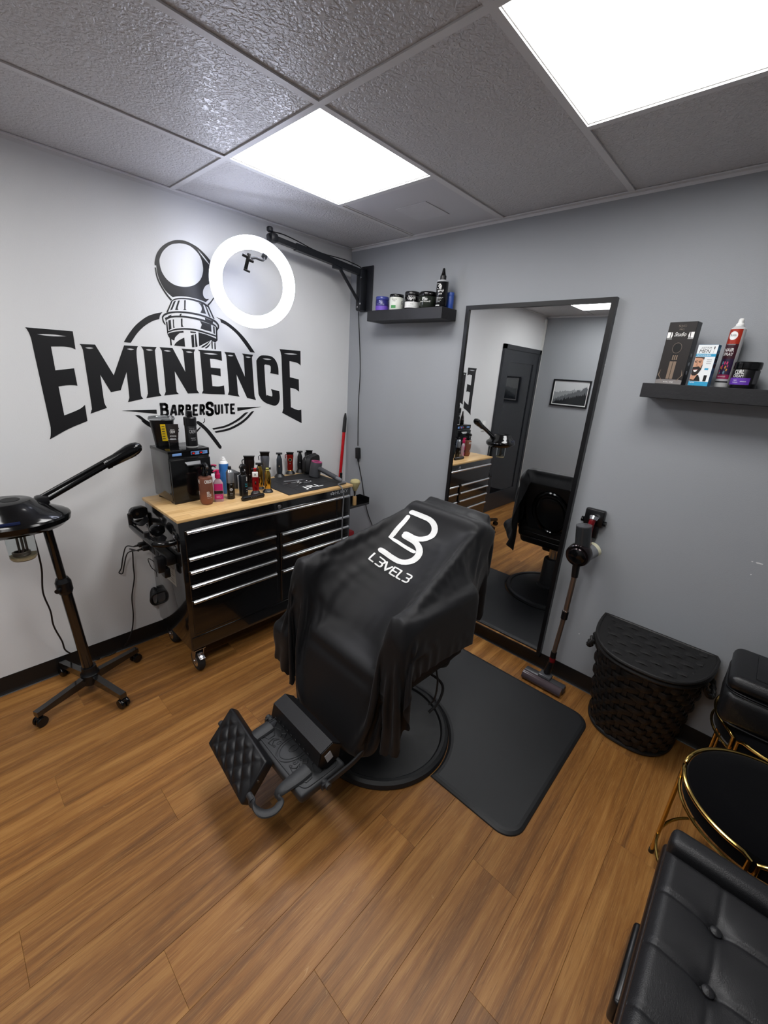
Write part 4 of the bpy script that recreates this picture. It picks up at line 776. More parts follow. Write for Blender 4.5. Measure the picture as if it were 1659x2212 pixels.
# ---- clippers
BLADE = M('black_steel_blade', '1d1d1f', .3, metal=.7)
def clipper(label, p, h, w, d, body, stand=None, blade='clip', lever=False, badge=None, tilt=0.0, face=None, trim=None, group='hair clippers and trimmers', rz=0):
    """standing clipper: lofted body, blade block, optional charging stand; front is local -y"""
    t = thing('hair_clipper' if blade == 'clip' else 'hair_trimmer', label, 'hair clipper', p, faceA(p)+PI/2+rz, group)
    z0 = 0; w *= 1.22; d *= 1.15
    if stand:
        sw, sh, sm, ring = stand
        B().sect([(0, sw, sw*.95), (.003, sw*1.02, sw*.97), (sh*.55, sw*.8, sw*.75), (sh, sw*.56, sw*.52)], 24, p=2.6).part('charging_stand', sm, t)
        if ring: B().tube([(sw*.30*math.cos(a), sw*.28*math.sin(a), sh) for a in [2*PI*i/24 for i in range(24)]], .002, 6, closed=True).part('stand_ring', ring, t)
        z0 = sh-.006
    hb = h-z0
    S = [(0, .62, .7), (.04, .78, .85), (.2, .88, .95), (.42, .8, .9), (.6, .88, .95), (.78, 1., 1.), (.88, .96, .92)]
    if blade == 'trim': S = [(0, .75, .8), (.04, .88, .9), (.25, 1., 1.), (.5, .92, .95), (.7, .9, .95), (.8, .68, .78), (.88, .5, .62)]
    B().sect([(z0+z*hb, w*a, d*b_, 0, -tilt*z*hb) for z, a, b_ in S], 20, p=3).part('body', body, t)
    bz = z0+.88*hb; by = -tilt*.9*hb
    if blade == 'clip':
        bl = B(); bl.add([(-w*.46, by-d*.42, bz-.002), (w*.46, by-d*.42, bz-.002), (w*.46, by+d*.3, bz-.002), (-w*.46, by+d*.3, bz-.002), (-w*.5, by-d*.5, h-.003), (w*.5, by-d*.5, h-.003), (w*.5, by-d*.1, h), (-w*.5, by-d*.1, h)], [(3,2,1,0),(4,5,6,7),(0,1,5,4),(1,2,6,5),(2,3,7,6),(3,0,4,7)])
        bl.box((0, by-d*.34, h-.001), (w*1.08, d*.5, .003)); bl.part('blade', BLADE, t, 0)
    else:
        B().sect([(bz-.002, w*.5, d*.5), (h-.008, w*.42, d*.4)], 16).box((0, by-d*.12, h-.004), (w*1.0, d*.55, .004), RX(.25)).part('blade', BLADE, t, 0)
    if lever: B().tube(smooth_path([(-w*.5, by, bz), (-w*.66, by-.002, bz-.008), (-w*.64, by-.002, bz-.03)], 4), .003, 8).part('taper_lever', lever, t)
    if badge:
        bzz, br, bm, im = badge; y = -d*.5-tilt*bzz*hb-.0006
        o = B().cyl((0, y+.003, z0+bzz*hb), (0, y-.001, z0+bzz*hb), br, n=20).part('badge', bm, t)
        if im: B().cyl((0, y-.001, z0+bzz*hb), (0, y-.0016, z0+bzz*hb), br*.72, n=20).part('badge_face', im, o)
    B().cyl((0, -d*.46-tilt*.42*hb, z0+.42*hb), (0, -d*.5-tilt*.42*hb, z0+.42*hb), .0045, n=14).part('power_button', trim or CHROME, t)
    return t
def at2(px, py, h_py, dy=0): p = ct(px, py); return p, HZ(p.x, p.y, h_py)-ZT
BRONZE_G = M('dark_bronze_gloss', '251d1b', .14, metal=.5); SILVER_G = M('brushed_silver_body', '8b8f99', .25, metal=.8); GUN = M('gunmetal_body', '4f545b', .28, metal=.85)
STAND = M('black_stand', '19191b', .4); GOLDB = M('gold_body', 'c4a14a', .16, metal=1)
p, h = at2(541, 1056, 983); clipper('dark bronze hair clipper behind the red trimmer', p, h, .05, .04, BRONZE_G, (.056, .02, STAND, None), 'clip', BLK_SATIN, None, .05)
p, h = at2(574, 1047, 975); clipper('silver hair clipper standing behind the two gold ones', p, h, .046, .04, SILVER_G, (.056, .02, STAND, None), 'clip', CHROME)
p, h = at2(562, 1055, 1000); clipper('gold hair clipper standing between the red and gold trimmers, at the back', p, h, .036, .034, GOLDB, (.05, .018, STAND, None), 'trim')
p = spot(553, 1070, .024); h = HZ(p.x, p.y, 1011)-ZT; t = clipper('red trimmer with white face on a black stand', p, h, .034, .03, M('red_metal_body', '8c1016', .2, metal=.5), (.058, .026, STAND, None), 'trim', None, (.36, .0045, BLK_SATIN, None))
B().rbox((0, -.0155, h*.78), (.032, .006, .032), .003).part('white_face', WHITE_PL, t); put_text('X', rect_fn((-.007, -.0192, h*.73), (.014, 0, 0), (0, 0, .014)), M('ink_black', '0c0c0c', .4), t, .03); B().rbox((0, -.004, h-.007), (.018, .016, .016), .004).part('guard', RED_GLOSS, t); put_text('S|C', rect_fn((-.009, -.027, .008), (.02, 0, 0), (0, .004, .006)), GREY_INK, t)
p = spot(579, 1065, .024); h = HZ(p.x, p.y, 1010)-ZT; t = clipper('gold trimmer on a black stand at the front', p, h, .034, .032, GOLDB, (.06, .025, STAND, None), 'trim', None, (.45, .008, GOLD, M('dark_gold', '5e4a1c', .3, metal=.8))); B().rbox((0, -.003, h-.01), (.02, .018, .018), .004).part('guard', M('pale_gold_guard', 'd8cf6a', .35), t); put_text('S|C', rect_fn((-.004, -.029, .008), (.02, 0, 0), (0, .004, .006)), GREY_INK, t)
p, h = at2(604, 1030, 978); clipper('gunmetal trimmer on a black dock at the back of the worktop', p, h, .034, .034, GUN, (.07, .022, STAND, None), 'trim', None, (.42, .008, BLK_SATIN, CHROME))
p, h = at2(627, 1023, 976); clipper('red and black clipper on a gold-ringed stand', p, h, .04, .036, M('red_black_body', '7d1610', .18, metal=.4), (.066, .026, STAND, GOLD), 'clip', M('dark_red_lever', '5a0f0c', .3), (.62, .012, M('champagne_ring', 'cdb48a', .25, metal=.8), M('dark_dial', '1c1c20', .2)), trim=CHROME)
p, h = at2(648, 1020, 974); clipper('slim black trimmer on a black stand', p, h, .032, .03, BLK_SATIN, (.056, .024, STAND, None), 'trim')
p, h = at2(668, 1014, 972); clipper('black clipper beside the zip case', p, h, .038, .034, BLK_SATIN, (.056, .02, STAND, None), 'clip', BLK_SATIN)
# long black battery clipper lying flat
a, b_ = ct(523, 1083), ct(570, 1073); m_ = (a+b_)/2; t = thing('foil_shaver', 'black cordless shaver lying flat at the front edge', 'shaver', (m_.x, m_.y, ZT), math.atan2(b_.y-a.y, b_.x-a.x)); ln = (b_-a).length
B().sect([(-ln/2, .012, .014), (-ln/2+.006, .026, .024), (0, .03, .026), (ln/2-.006, .027, .024), (ln/2, .018, .016)], 18, (0, 0, .013), RY(PI/2) @ RZ(PI/2), p=3).part('body', BLK_SATIN, t); B().cyl((-ln/2-.001, 0, .013), (-ln/2+.004, 0, .013), .009, n=16).part('end_cap', BLK_GLOSS, t)
for k in range(4): B().cyl((-.02+.011*k, -.0125, .016), (-.02+.011*k, -.0148, .016), .0015, n=8).part('indicator', GREY_INK, t)
# rubber work mat with white lettering, combs and scissors
q = [ct(592, 1063), ct(626, 1071.5), ct(750, 1047), ct(690, 1023)]
mx0, mx1, my0, my1 = .10, .485, -.885, -.425
t = thing('barber_mat', 'black rubber station mat with white lettering on the worktop', 'mat', ((mx0+mx1)/2, (my0+my1)/2, ZT))
RM = M('black_rubber_mat', '1b1b1d', .6, bump=.2, bs=700)
B().rbox((0, 0, .002), (mx1-mx0, my1-my0, .004), .0015, 1).part('mat', RM, t)
B().box((.0, -.13, .0042), (mx1-mx0-.01, .0015, .0012)).box((.09, .05, .0042), (.0015, .35, .0012)).part('seam', BLK_SATIN, t, 0)
c = ct(672, 1054); put_text('JRL', rect_fn((c.x-.285+.02, c.y+.655-.055, .0048), (0, .15, 0), (-.07, 0, 0)), WHITE_INK, t, .04)
def comb(label, px, py, ln, ang, colr, w=.022):
    p = ct(px, py); t = thing('comb', label, 'comb', (p.x, p.y, ZT+.0045), ang, 'combs on the station mat'); o = B().rbox((0, w*.3, .0015), (ln, w*.4, .003), .001, 1)
    for k in range(int(ln/.006)): o.box((-ln/2+.004+.006*k, -w*.15, .0015), (.002, w*.55, .002))
    o.part('comb_body', colr, t, 0)
comb('grey comb lying across the station mat', 637, 1040, .15, 1.35, M('grey_comb', '77787c', .4)); comb('dark comb beside the hair dryer', 672, 1036, .13, 1.5, M('dark_comb', '2c2c2f', .4))
def scissors(label, px, py, ang):
    p = ct(px, py); t = thing('scissors', label, 'scissors', (p.x, p.y, ZT+.006), ang, 'scissors on the station mat')
    for s in (-1, 1):
        B().add([(-.005, s*.003, 0), (.085, s*.0005, 0), (.0, -s*.004, 0), (-.005, s*.003, .002), (.085, s*.0005, .001), (.0, -s*.004, .002)], [(0, 1, 2), (5, 4, 3), (0, 3, 4, 1), (1, 4, 5, 2), (2, 5, 3, 0)]).part('blade', CHROME, t, 0)
        B().tube([(0, 0, .001), (-.03, s*.008, .001), (-.048, s*.013, .001)], .0022, 8).tube([(-.06+.013*math.cos(a), s*.015+.011*math.sin(a), .001) for a in [2*PI*i/16 for i in range(16)]], .0022, 6, closed=True).part('finger_ring', CHROME, t)
    B().cyl((0, 0, 0), (0, 0, .004), .003, n=10).part('pivot', CHROME, t)
scissors('polished scissors pointing left on the station mat', 628, 1046, -1.75); scissors('smaller scissors beside the white lettering', 655, 1046, -1.2)
# hair dryer resting nose down on the mat
p = ct(677, 1031); t = thing('hair_dryer', 'grey hair dryer with a magenta ring resting on the mat', 'hair dryer', (p.x+.01, p.y, ZT+.009)); DG = M('dark_grey_dryer', '3c3d41', .35)
zt_ = HZ(p.x, p.y, 998)-ZT-.0045; ax = RX(-.12) @ RY(.1)
B().lathe([(.032, 0), (.038, .004), (.0395, zt_*.5), (.039, zt_-.006), (.037, zt_)], 28, rot=ax).part('barrel', DG, t)
B().lathe([(.0375, zt_), (.0365, zt_+.004), (.022, zt_+.003), (.018, zt_-.012)], 28, rot=ax).part('magenta_ring', M('magenta_metal', 'b0206e', .3, metal=.5), t)
B().lathe([(.0175, zt_-.002), (.016, zt_-.02)], 20, rot=ax).part('bore', BLK_MATTE, t)
e0 = Vector((.03, .01, zt_*.62)); e1 = ct(738, 1048)-Vector((p.x+.01, p.y, ZT+.0045)); e1.z = .02; dd = (e1-e0)
hd = B().tube([e0, e0+dd*.2, e0+dd*.6, e0+dd*.8], .0165, 16).part('handle', DG, t); B().tube([e0+dd*.8, e0+dd*.97, e1], [.0155, .013, .006], 16).part('handle_end', M('lighter_grey_grip', '5a5b60', .4), t)
n_ = Vector((0, 0, 1)); B().cyl(e0+dd*.28+n_*.014, e0+dd*.28+n_*.019, .005, n=12).part('button', CHROME, t)
w1 = e1+Vector((p.x+.01, p.y, ZT+.0045))
cp = [w1, W('x', .5, 743, 1050), (CX1+.042, W('x', CX1+.04, 743, 1062).y, .90)]; yv = W('x', CX1+.04, 742, 1062).y
cp = [w1, w1+Vector((.03, .012, .0)), (.49, yv+.008, ZT+.012), (.53, yv, ZT+.002), (CX1+.042, yv, .88), (CX1+.04, yv-.002, .75), (CX1+.04, yv-.004, .62), (CX1+.042, yv-.006, .5), (CX1+.05, yv-.02, .42)]
B().tube(smooth_path(cp, 8), .0042, 8).part('dryer_cord', M('grey_cord', '55565a', .4), t, world=True)
# zip case
p = Vector((.105, -.43, ZT)); t = thing('zip_case', 'black padded zip case leaning at the back corner', 'case', p, math.radians(-62))
h = HZ(p.x, p.y, 982)-ZT; rings = []
for k in range(7):
    y = -.028+.056*k/6; s = 1-.06*abs(k-3)**1.5/3; rings.append([Vector((x*s*.5*1.0, y, h/2+z*s)) for x, z in superell(.2*1.0, h, 28, 4)])
rings = [[Vector((v.x*2, v.y, v.z)) for v in r_] for r_ in rings]
B().loft(rings).part('shell', M('black_padded_fabric', '17171a', .7, bump=.3, bs=500), t)
B().tube([(x*1.01, 0, h/2+z*1.01) for x, z in superell(.2, h, 32, 4)], .0035, 6, closed=True).part('zipper', BLK_SATIN, t)
p = ct(738, 1037); t = jar('small_bottle', 'tiny black bottle by the back corner of the worktop', (p.x-.01, p.y+.002, ZT), .0095, .05, .018, BLK_SATIN, BLK_GLOSS, cat='bottle')
# neck duster in a wire tray on the far side of the chest
yb = -.292; tr = thing('side_tray', 'black metal tray on the far side of the tool chest', 'tray', (.42, yb, .735)); o = B()
o.bb(-.05, .05, -.112, .11, -.003, 0).bb(-.05, -.047, -.112, .11, 0, .05).bb(.047, .05, -.112, .11, 0, .012).bb(-.05, .05, .107, .11, 0, .05).bb(-.05, .05, -.115, -.112, -.003, .08); o.part('tray', BLK_PAINT, tr, 0)
t = thing("neck_duster", 'neck duster brush with cream bristles standing in the side tray', 'brush', (.425, yb+.005, .7355))
B().lathe([(.014, 0), (.015, .003), (.014, .06), (.011, .068)], 18).part('handle', M('beech_handle', 'b08d5e', .4), t); B().lathe([(.01, .068), (.008, .075), (.011, .105), (.012, .108)], 18).part('ferrule', CHROME, t)
B().lathe([(.012, .106), (.016, .115), (.026, .14), (.034, .16), (.036, .172), (.03, .184), (.015, .19)], 24).part('bristles', M('cream_bristle', 'b9ad7e', .9, bump=1, bs=900, var=.2, vs=120), t)
# red-handled broom and dustpan in the corner
a, b_ = Vector((.04, -.052, 1.333)), Vector((.05, -.16, .02)); t = thing('broom', 'red handled broom leaning in the corner behind the tool chest', 'broom', b_)
B().cyl(b_+Vector((0, 0, .1)), a+(b_-a)*.105, .0125, n=14).part('handle', RED_GLOSS, t, world=True); B().tube([a+(b_-a)*.11, a+(b_-a)*.03, a+(b_-a)*.0], [.0145, .013, .006], 14).part('grip', BLK_MATTE, t, world=True)
B().rbox(b_+Vector((0, 0, .09)), (.04, .22, .03), .008).part('head', BLK_SATIN, t, world=True)
br = B()
for i in range(22):
    for j in range(3): c_ = b_+Vector((-.012+.012*j, -.1+.0095*i, 0)); br.add([c_+Vector((-.004, -.004, -.018)), c_+Vector((.004, -.004, -.018)), c_+Vector((.004, .004, -.018)), c_+Vector((-.004, .004, -.018)), c_+Vector((-.003, -.003, .08)), c_+Vector((.003, -.003, .08)), c_+Vector((.003, .003, .08)), c_+Vector((-.003, .003, .08))], [(0,1,5,4),(1,2,6,5),(2,3,7,6),(3,0,4,7),(3,2,1,0)])
br.part('bristles', BLK_MATTE, t, 0, world=True, kind='stuff')
t = thing('dustpan', 'red dustpan standing behind the tool chest', 'dustpan', (.30, -.25, 0)); o = B()
o.add([(-.1, -.06, .0), (.1, -.06, 0), (.1, .06, 0), (-.1, .06, 0), (-.07, -.03, .5), (.07, -.03, .5), (.07, .02, .5), (-.07, .02, .5)], [(3,2,1,0),(0,1,5,4),(1,2,6,5),(2,3,7,6),(3,0,4,7),(4,5,6,7)]); o.part('pan', M('red_dustpan', 'a01822', .35), t); B().tube([(0, -.01, .5), (0, -.01, .66)], .012, 10).part('handle', M('red_dustpan', 'a01822', .35), t)
# ------------------------------------------------------------------ barber chair (local frame: origin at the base centre, front is -y)
CB = Vector((1.461, -1.035, 0)); CYAW = math.radians(-2)
VINYL_B = M('black_upholstery', '141416', .38, bump=.25, bs=450); IRON = M('black_cast_iron', '2b2c2e', .5, metal=.1, bump=.2, bs=700); ENAMEL = M('black_base_enamel', '1a1b1d', .5, bump=.15, bs=800)
chair = thing('barber_chair', 'black barber chair covered by a cape, facing away from the mirror', 'barber chair', CB, CYAW)
B().lathe([(.327, 0), (.331, .010), (.326, .026), (.312, .034), (.298, .032), (.290, .024), (.27, .027), (.18, .046), (.11, .056), (.095, .062)], 64).part('base', ENAMEL, chair)
col = B().lathe([(.088, .058), (.09, .075), (.075, .085), (.072, .3), (.066, .31)], 32).part('pump_housing', IRON, chair); B().cyl((0, 0, .3), (0, 0, .45), .042, n=24).part('piston', CHROME, chair)
B().add([wrap_fn(.0727, 60, 110, .17, .22)(a, b) for a, b in ((0, 0), (.33, 0), (.66, 0), (1, 0), (1, 1), (.66, 1), (.33, 1), (0, 1))], [(0, 1, 6, 7), (1, 2, 5, 6), (2, 3, 4, 5)]).part('sticker', M('white_sticker', 'c9c9c8', .5), col)
B().rbox((0, -.02, .455), (.36, .34, .04), .012).box((0, -.02, .425), (.2, .2, .03)).part('seat_bracket', IRON, chair)
st = B().rbox((0, -.01, .555), (.53, .43, .15), .045, 4).part('seat', VINYL_B, chair)
for z in (.505, .545, .6): B().tube([(x, -.01+y, z) for x, y in superell(.536, .436, 40, 7)], .004, 6, closed=True).part('piping', VINYL_B, st)
BA = math.atan2(.235, .46); RB = RX(-BA); bc = Vector((0, .262, .80))
bk = B().rbox(bc, (.42, .1, .5), .04, 4, RB).part('backrest', VINYL_B, chair)
off = lambda x, y, z: bc+RB @ Vector((x, y, z))
B().tube([off(.125*math.cos(a), .055, -.02+.19*math.sin(a)) for a in [2*PI*i/32 for i in range(32)]], .016, 10, closed=True).part('back_trim', BLK_GLOSS, bk)
B().sect([(0, .2, .3), (.012, .19, .29), (.02, .15, .25)], 32, off(0, .05, -.02), RB @ RX(-PI/2), p=2.3).part('back_panel', BLK_SATIN, bk)
B().rbox(off(0, .02, -.33), (.5, .1, .12), .03, 3, RB).part('back_lower', VINYL_B, chair)
for s in (-1, 1):
    a = B().rbox((s*.288, -.06, .852), (.065, .42, .036), .015, 3).part('armrest', VINYL_B, chair)
    B().rbox((s*.288, -.05, .70), (.05, .36, .28), .012).part('arm_panel', VINYL_B, chair)
# leg rest: quilted panel below the seat front, studs along its hem
LA = math.radians(12); RL = RX(-LA); lc = Vector((0, -.275, .385)); n_u, n_v = 41, 33
def quilt(u, v, w, h, cell, amp):
    a, b = (u-.5)*w, (v-.5)*h; p, q = (a+b)/cell, (a-b)/cell
    e = min(1, 8*min(u, 1-u, v, 1-v)); return amp*(abs(math.sin(PI*p))*abs(math.sin(PI*q)))**.5*e
def legf(u, v):
    w, h = .44, .34; z = (v-.5)*h; wx = w*(1 if v > .25 else .55+.45*math.sqrt(max(0, 1-((.25-v)/.25)**2)*1.0))
    return lc+RL @ Vector(((u-.5)*wx, -.03-quilt(u, v, w, h, .085, .008), z))
lr = B().rbox(lc, (.40, .06, .30), .025, 3, RL).grid(legf, n_u, n_v).part('leg_rest', VINYL_B, chair)
STUD = M('dull_stud', '77777a', .4, metal=.6)
for k in range(13):
    u = .08+.84*k/12; p = legf(u, .03+.0*abs(u-.5)); B().lathe([(.0045, 0), (.003, .003), (.0005, .004)], 8, p, RL @ RX(PI/2)).part('stud', STUD, lr)
# foot plate on two side irons
PZ = .262; px0, px1, py0, py1 = -.17, .197, -.60, -.40
plate = B().rbox(((px0+px1)/2, (py0+py1)/2, PZ-.02), (px1-px0, py1-py0, .04), .012, 3).part('foot_plate', IRON, chair)
cxp, cyp = (px0+px1)/2, (py0+py1)/2
def ridge(pts, r=.0028, closed=True): B().tube([(cxp+x, cyp+y, PZ+.0005) for x, y in pts], r, 6, closed=closed).part('embossing', IRON, plate)
ridge(superell(.34, .165, 40, 8), .003); ridge([(.05*math.cos(2*PI*i/28), .07*math.sin(2*PI*i/28)-.01) for i in range(28)]); ridge([(.04*math.cos(2*PI*i/24), .058*math.sin(2*PI*i/24)-.01) for i in range(24)], .002); ridge([(.012*math.cos(2*PI*i/14), .02*math.sin(2*PI*i/14)-.01) for i in range(14)], .0025)
for s in (-1, 1):
    ridge([(s*.1, -.06), (s*.125, -.068), (s*.15, -.055), (s*.148, -.03), (s*.125, -.022), (s*.1, -.035)]); ridge([(s*.105, .0), (s*.135, -.01), (s*.152, .005), (s*.148, .03), (s*.12, .035), (s*.1, .02)]); ridge([(s*.065, -.066), (s*.085, -.07), (s*.09, -.045), (s*.072, -.03), (s*.08, -.05)])
    ridge([(s*.07, .02), (s*.088, .008), (s*.094, .03), (s*.08, .045)]); ridge([(s*.063, -.012), (s*.078, -.02), (s*.088, -.008), (s*.075, .004)])
    for k in range(4): ridge([(s*.058+.006*math.cos(2*PI*i/8), -.06+.013*k+.0045*math.sin(2*PI*i/8)+(.004 if k % 2 else 0)) for i in range(8)], .002)
    # side iron: flat bar curling up behind the plate to the seat frame
    xs = (px1+.012) if s > 0 else (px0-.012)
    B().tube(smooth_path([(xs, -.52, PZ-.012), (xs, -.43, PZ-.012), (xs+s*.002, -.36, PZ-.002), (xs+s*.004, -.3, PZ+.03), (xs+s*.004, -.27, PZ+.09), (xs, -.23, .46)], 6), .014, 10, flat=.45, up=(0, 0, 1)).part('side_iron', IRON, chair)
    B().cyl((xs-.016, -.5, PZ-.012), (xs+.016, -.5, PZ-.012), .012, n=16).part('pivot_bolt', IRON, chair)
# calf roller: six-sided padded bar along the back of the plate
def hexbar(x0, x1, yc, zc, r, sq=1.0): return [[Vector((x, yc+r*math.cos(a)*sq, zc+r*math.sin(a))) for a in [PI/6*(2*i+.6) for i in range(6)]] for x in (x0, x1)]
cr = B().loft(hexbar(-.15, .168, -.455, PZ+.056, .056)).part('calf_bar', VINYL_B, chair, 25)
B().loft(hexbar(.166, .1715, -.455, PZ+.056, .053)).part('end_cap', BLK_SATIN, cr, 25); B().rbox((.1725, -.462, PZ+.058), (.002, .028, .042), .0008, 1, RX(.35)).part('bar_sticker', M('barcode_sticker', 'a9adb2', .5), cr, 0)
B().box((.005, -.46, PZ+.006), (.28, .05, .012)).part('bar_bracket', IRON, cr, 0)
for k in range(9): B().cyl((-.115+.028*k, -.509, PZ+.05), (-.115+.028*k, -.511, PZ+.05), .006, n=12).part('grip_hole', RUBBER, cr)
# quilted foot pad on two swan-neck arms
INV = Matrix.Rotation(-CYAW, 3, 'Z')
def loc(p): return INV @ (Vector(p)-CB)
A_, B_, C_, D_ = [loc(q) for q in ((1.138, -1.636, .302), (1.463, -1.668, .302), (1.476, -1.784, .195), (1.148, -1.748, .195))]
ex, ey = (B_-A_).normalized(), (D_-A_).normalized(); en = ey.cross(ex).normalized()
if en.z < 0: en = -en
plen, pwid, cP = (B_-A_).length, (D_-A_).length, (A_+B_+C_+D_)/4
RP = Matrix((ex, ey, en)).transposed()
pad = B().rbox(cP-en*.024, (plen, pwid, .046), .010, 3, RP)
pad.grid(lambda u, v: cP+ex*((u-.5)*(plen-.012))+ey*((v-.5)*(pwid-.012))+en*(-.001+quilt(u, v, plen, pwid, .072, .009)), 65, 33); pad = pad.part('foot_pad', VINYL_B, chair, 60)
ARM = [loc(W('z', z, *q)) for q, z in (((664, 1662), .266), ((640, 1682), .266), ((612, 1703), .262), ((600, 1716), .25), ((606, 1733), .24), ((592, 1752), .232), ((568, 1758), .232), ((549, 1742), .238), ((541, 1722), .245))]
RAD = [.028, .028, .022, .016, .0145, .0145, .016, .018, .013]
def resample(pts, rad, n=5):
    P = smooth_path(pts, n); R_ = []
    for i in range(len(pts)-1):
        for k in range(n): R_.append(rad[i]+(rad[i+1]-rad[i])*k/n)
    return P, R_+[rad[-1]]
P_, R_ = resample(ARM, RAD)
LEFTA = [p+Vector((-.262, 0, 0)) for p in ARM[:3]]+[cP-ex*(plen*.36)-en*.075+Vector((0, .03, 0)), cP-ex*(plen*.38)-en*.05]
Q_, S_ = resample(LEFTA, [.028, .028, .022, .016, .015])
for P2_, R2_, e in ((P_, R_, ARM[-1]), (Q_, S_, cP-ex*(plen/2+.008)-en*.02)):
    ar = B().tube(P2_, R2_, 12, flat=.5, up=(1, 0, 0)).part('swan_neck', IRON, chair)
    B().cyl(e-ex*.012, e+ex*.018, .011, n=16).part('pad_pivot', IRON, ar)
B().cyl(loc(W('z', .27, 557, 1687)), loc(W('z', .272, 557, 1687))+Vector((.004, 0, 0)), .004, n=10).part('rivet', CHROME, pad)
# pump lever
B().tube(smooth_path([(.06, .03, .40), (.17, .1, .385), (.25, .11, .36), (.265, .07, .3), (.255, .02, .27)], 6), .006, 8).part('pump_lever', IRON, chair)
B().tube(smooth_path([(.24, .06, .47), (.262, .05, .42), (.27, .03, .35), (.262, .0, .33)], 5), .004, 8).part('recline_lever', IRON, chair)

# ------------------------------------------------------------------ cape: cloth relaxed over the chair by position-based dynamics
def drape():
    NU, NV, WC, LC = 80, 74, 1.45, 1.34; hx, hy = WC/(NU-1), LC/(NV-1)
    v = np.arange(NV)*hy; u = -WC/2-.055+np.arange(NU)*hx
    yz = []
    p0 = np.array([.415, 1.09]); p1 = np.array([-.335, .905]); sd = (p1-p0)/np.linalg.norm(p1-p0); ov = .10
    for s in v: yz.append(np.array([.415+.02, 1.09-(ov-s)]) if s < ov else p0+sd*(s-ov))
    yz = np.array(yz); X = np.zeros((NV, NU, 3)); X[:, :, 0] = u[None]; X[:, :, 1] = yz[:, 0:1]; X[:, :, 2] = yz[:, 1:2]
    rs = np.random.RandomState(3); X += rs.normal(0, .0012, X.shape)
    # colliders: centre, half size, rounding, tilt about x
    bx = [((0, .262, .80), (.19, .052, .245), .03, -BA), ((-.29, -.065, .715), (.034, .212, .142), .016, 0), ((.29, -.065, .715), (.034, .212, .142), .016, 0),
          ((0, -.01, .555), (.25, .168, .032), .045, 0), ((0, -.275, .385), (.185, .030, .13), .026, -LA), ((0, .29, .46), (.22, .06, .06), .02, 0), ((0, -.225, .50), (.19, .03, .08), .03, 0), ((-.375, -.13, .47), (.04, .17, .03), .03, 0)]
    caps = [(np.array([sx_*.30, -.29, .858]), np.array([sx_*.185, .36, 1.035]), .016) for sx_ in (-1, 1)]      # the taut line from each arm to the top of the back
    def collide(P, Pp):
        for c, hs, r, a in bx:
            c = np.array(c); hs = np.array(hs); ca, sa = math.cos(-a), math.sin(-a); Rm = np.array([[1, 0, 0], [0, ca, -sa], [0, sa, ca]])
            q = (P-c) @ Rm.T; d = np.abs(q)-hs; out = np.maximum(d, 0); ln = np.linalg.norm(out, axis=1); ins = np.minimum(d.max(1), 0); sdv = ln+ins-(r+.004)
            hit = sdv < 0
            if not hit.any(): continue
            qh, dh, oh, lh = q[hit], d[hit], out[hit], ln[hit]; g = np.zeros_like(qh); far = lh > 1e-7
            g[far] = oh[far]/lh[far][:, None]*np.sign(qh[far])
            if (~far).any():
                k = dh[~far].argmax(1); gg = np.zeros((len(k), 3)); gg[np.arange(len(k)), k] = np.sign(qh[~far][np.arange(len(k)), k]); g[~far] = gg
            if hs[1] > .2 and hs[0] < .05:      # narrow armrests always push up across their middle
                mid = (np.abs(qh[:, 0]) < .04) & (np.abs(qh[:, 1]) < hs[1]+.004) & (qh[:, 2] > -.1)
                g[mid] = (0, 0, 1); sdv = sdv.copy(); w_ = np.where(hit)[0][mid]; sdv[w_] = q[w_, 2]-(hs[2]+r+.004)
            gw = g @ Rm; P[hit] -= gw*sdv[hit][:, None]
            mv = P[hit]-Pp[hit]; tn = mv-gw*(mv*gw).sum(1)[:, None]; P[hit] -= tn*.3
        for A0, A1, r in caps:
            ab = A1-A0; tt = np.clip(((P-A0) @ ab)/(ab @ ab), 0, 1); cl_ = A0+tt[:, None]*ab; dv_ = P-cl_; ln = np.linalg.norm(dv_, axis=1)+1e-9
            hit = (ln < r+.003)
            if hit.any():
                n_ = dv_[hit]/ln[hit][:, None]; n_[:, 2] = np.abs(n_[:, 2])+.35; n_ /= np.linalg.norm(n_, axis=1)[:, None]; P[hit] = cl_[hit]+n_*(r+.003)
            hit = (np.abs(dv_[:, 0]) < .012) & (dv_[:, 2] < 0) & (dv_[:, 2] > -.07) & (tt > 0) & (tt < 1); P[hit, 2] = cl_[hit, 2]+r
        np.maximum(P[:, 2], .045, out=P[:, 2])
        return P
    idx = np.arange(NU*NV).reshape(NV, NU); cons = []
    def addc(a, b, k):
        a, b = a.ravel(), b.ravel()
        if len(a): cons.append((a, b, k))
    for st_, k in ((20, -1.0), (8, -1.0), (3, -1.0), (2, .03), (1, 1.0)):       # negative: a limit on stretch only
        for o in range(0, st_*2, st_):
            ca_ = [j for j in range(0, NU-st_) if o <= j % (2*st_) < o+st_]; addc(idx[:, ca_], idx[:, [j+st_ for j in ca_]], k)
            ra_ = [j for j in range(0, NV-st_) if o <= j % (2*st_) < o+st_]; addc(idx[ra_, :], idx[[j+st_ for j in ra_], :], k)
    for o in (0, 1):
        for o2 in (0, 1):
            rr = [j for j in range(NV-1) if j % 2 == o]; cc = [j for j in range(NU-1) if j % 2 == o2]
            addc(idx[np.ix_(rr, cc)], idx[np.ix_([j+1 for j in rr], [j+1 for j in cc])], .35); addc(idx[np.ix_([j+1 for j in rr], cc)], idx[np.ix_(rr, [j+1 for j in cc])], .35)
    rest0 = np.zeros((NV, NU, 3)); rest0[:, :, 0] = u[None]; rest0[:, :, 1] = v[:, None]; rest0 = rest0.reshape(-1, 3)
    cons = [(a, b, k, np.linalg.norm(rest0[a]-rest0[b], axis=1)) for a, b, k in cons]
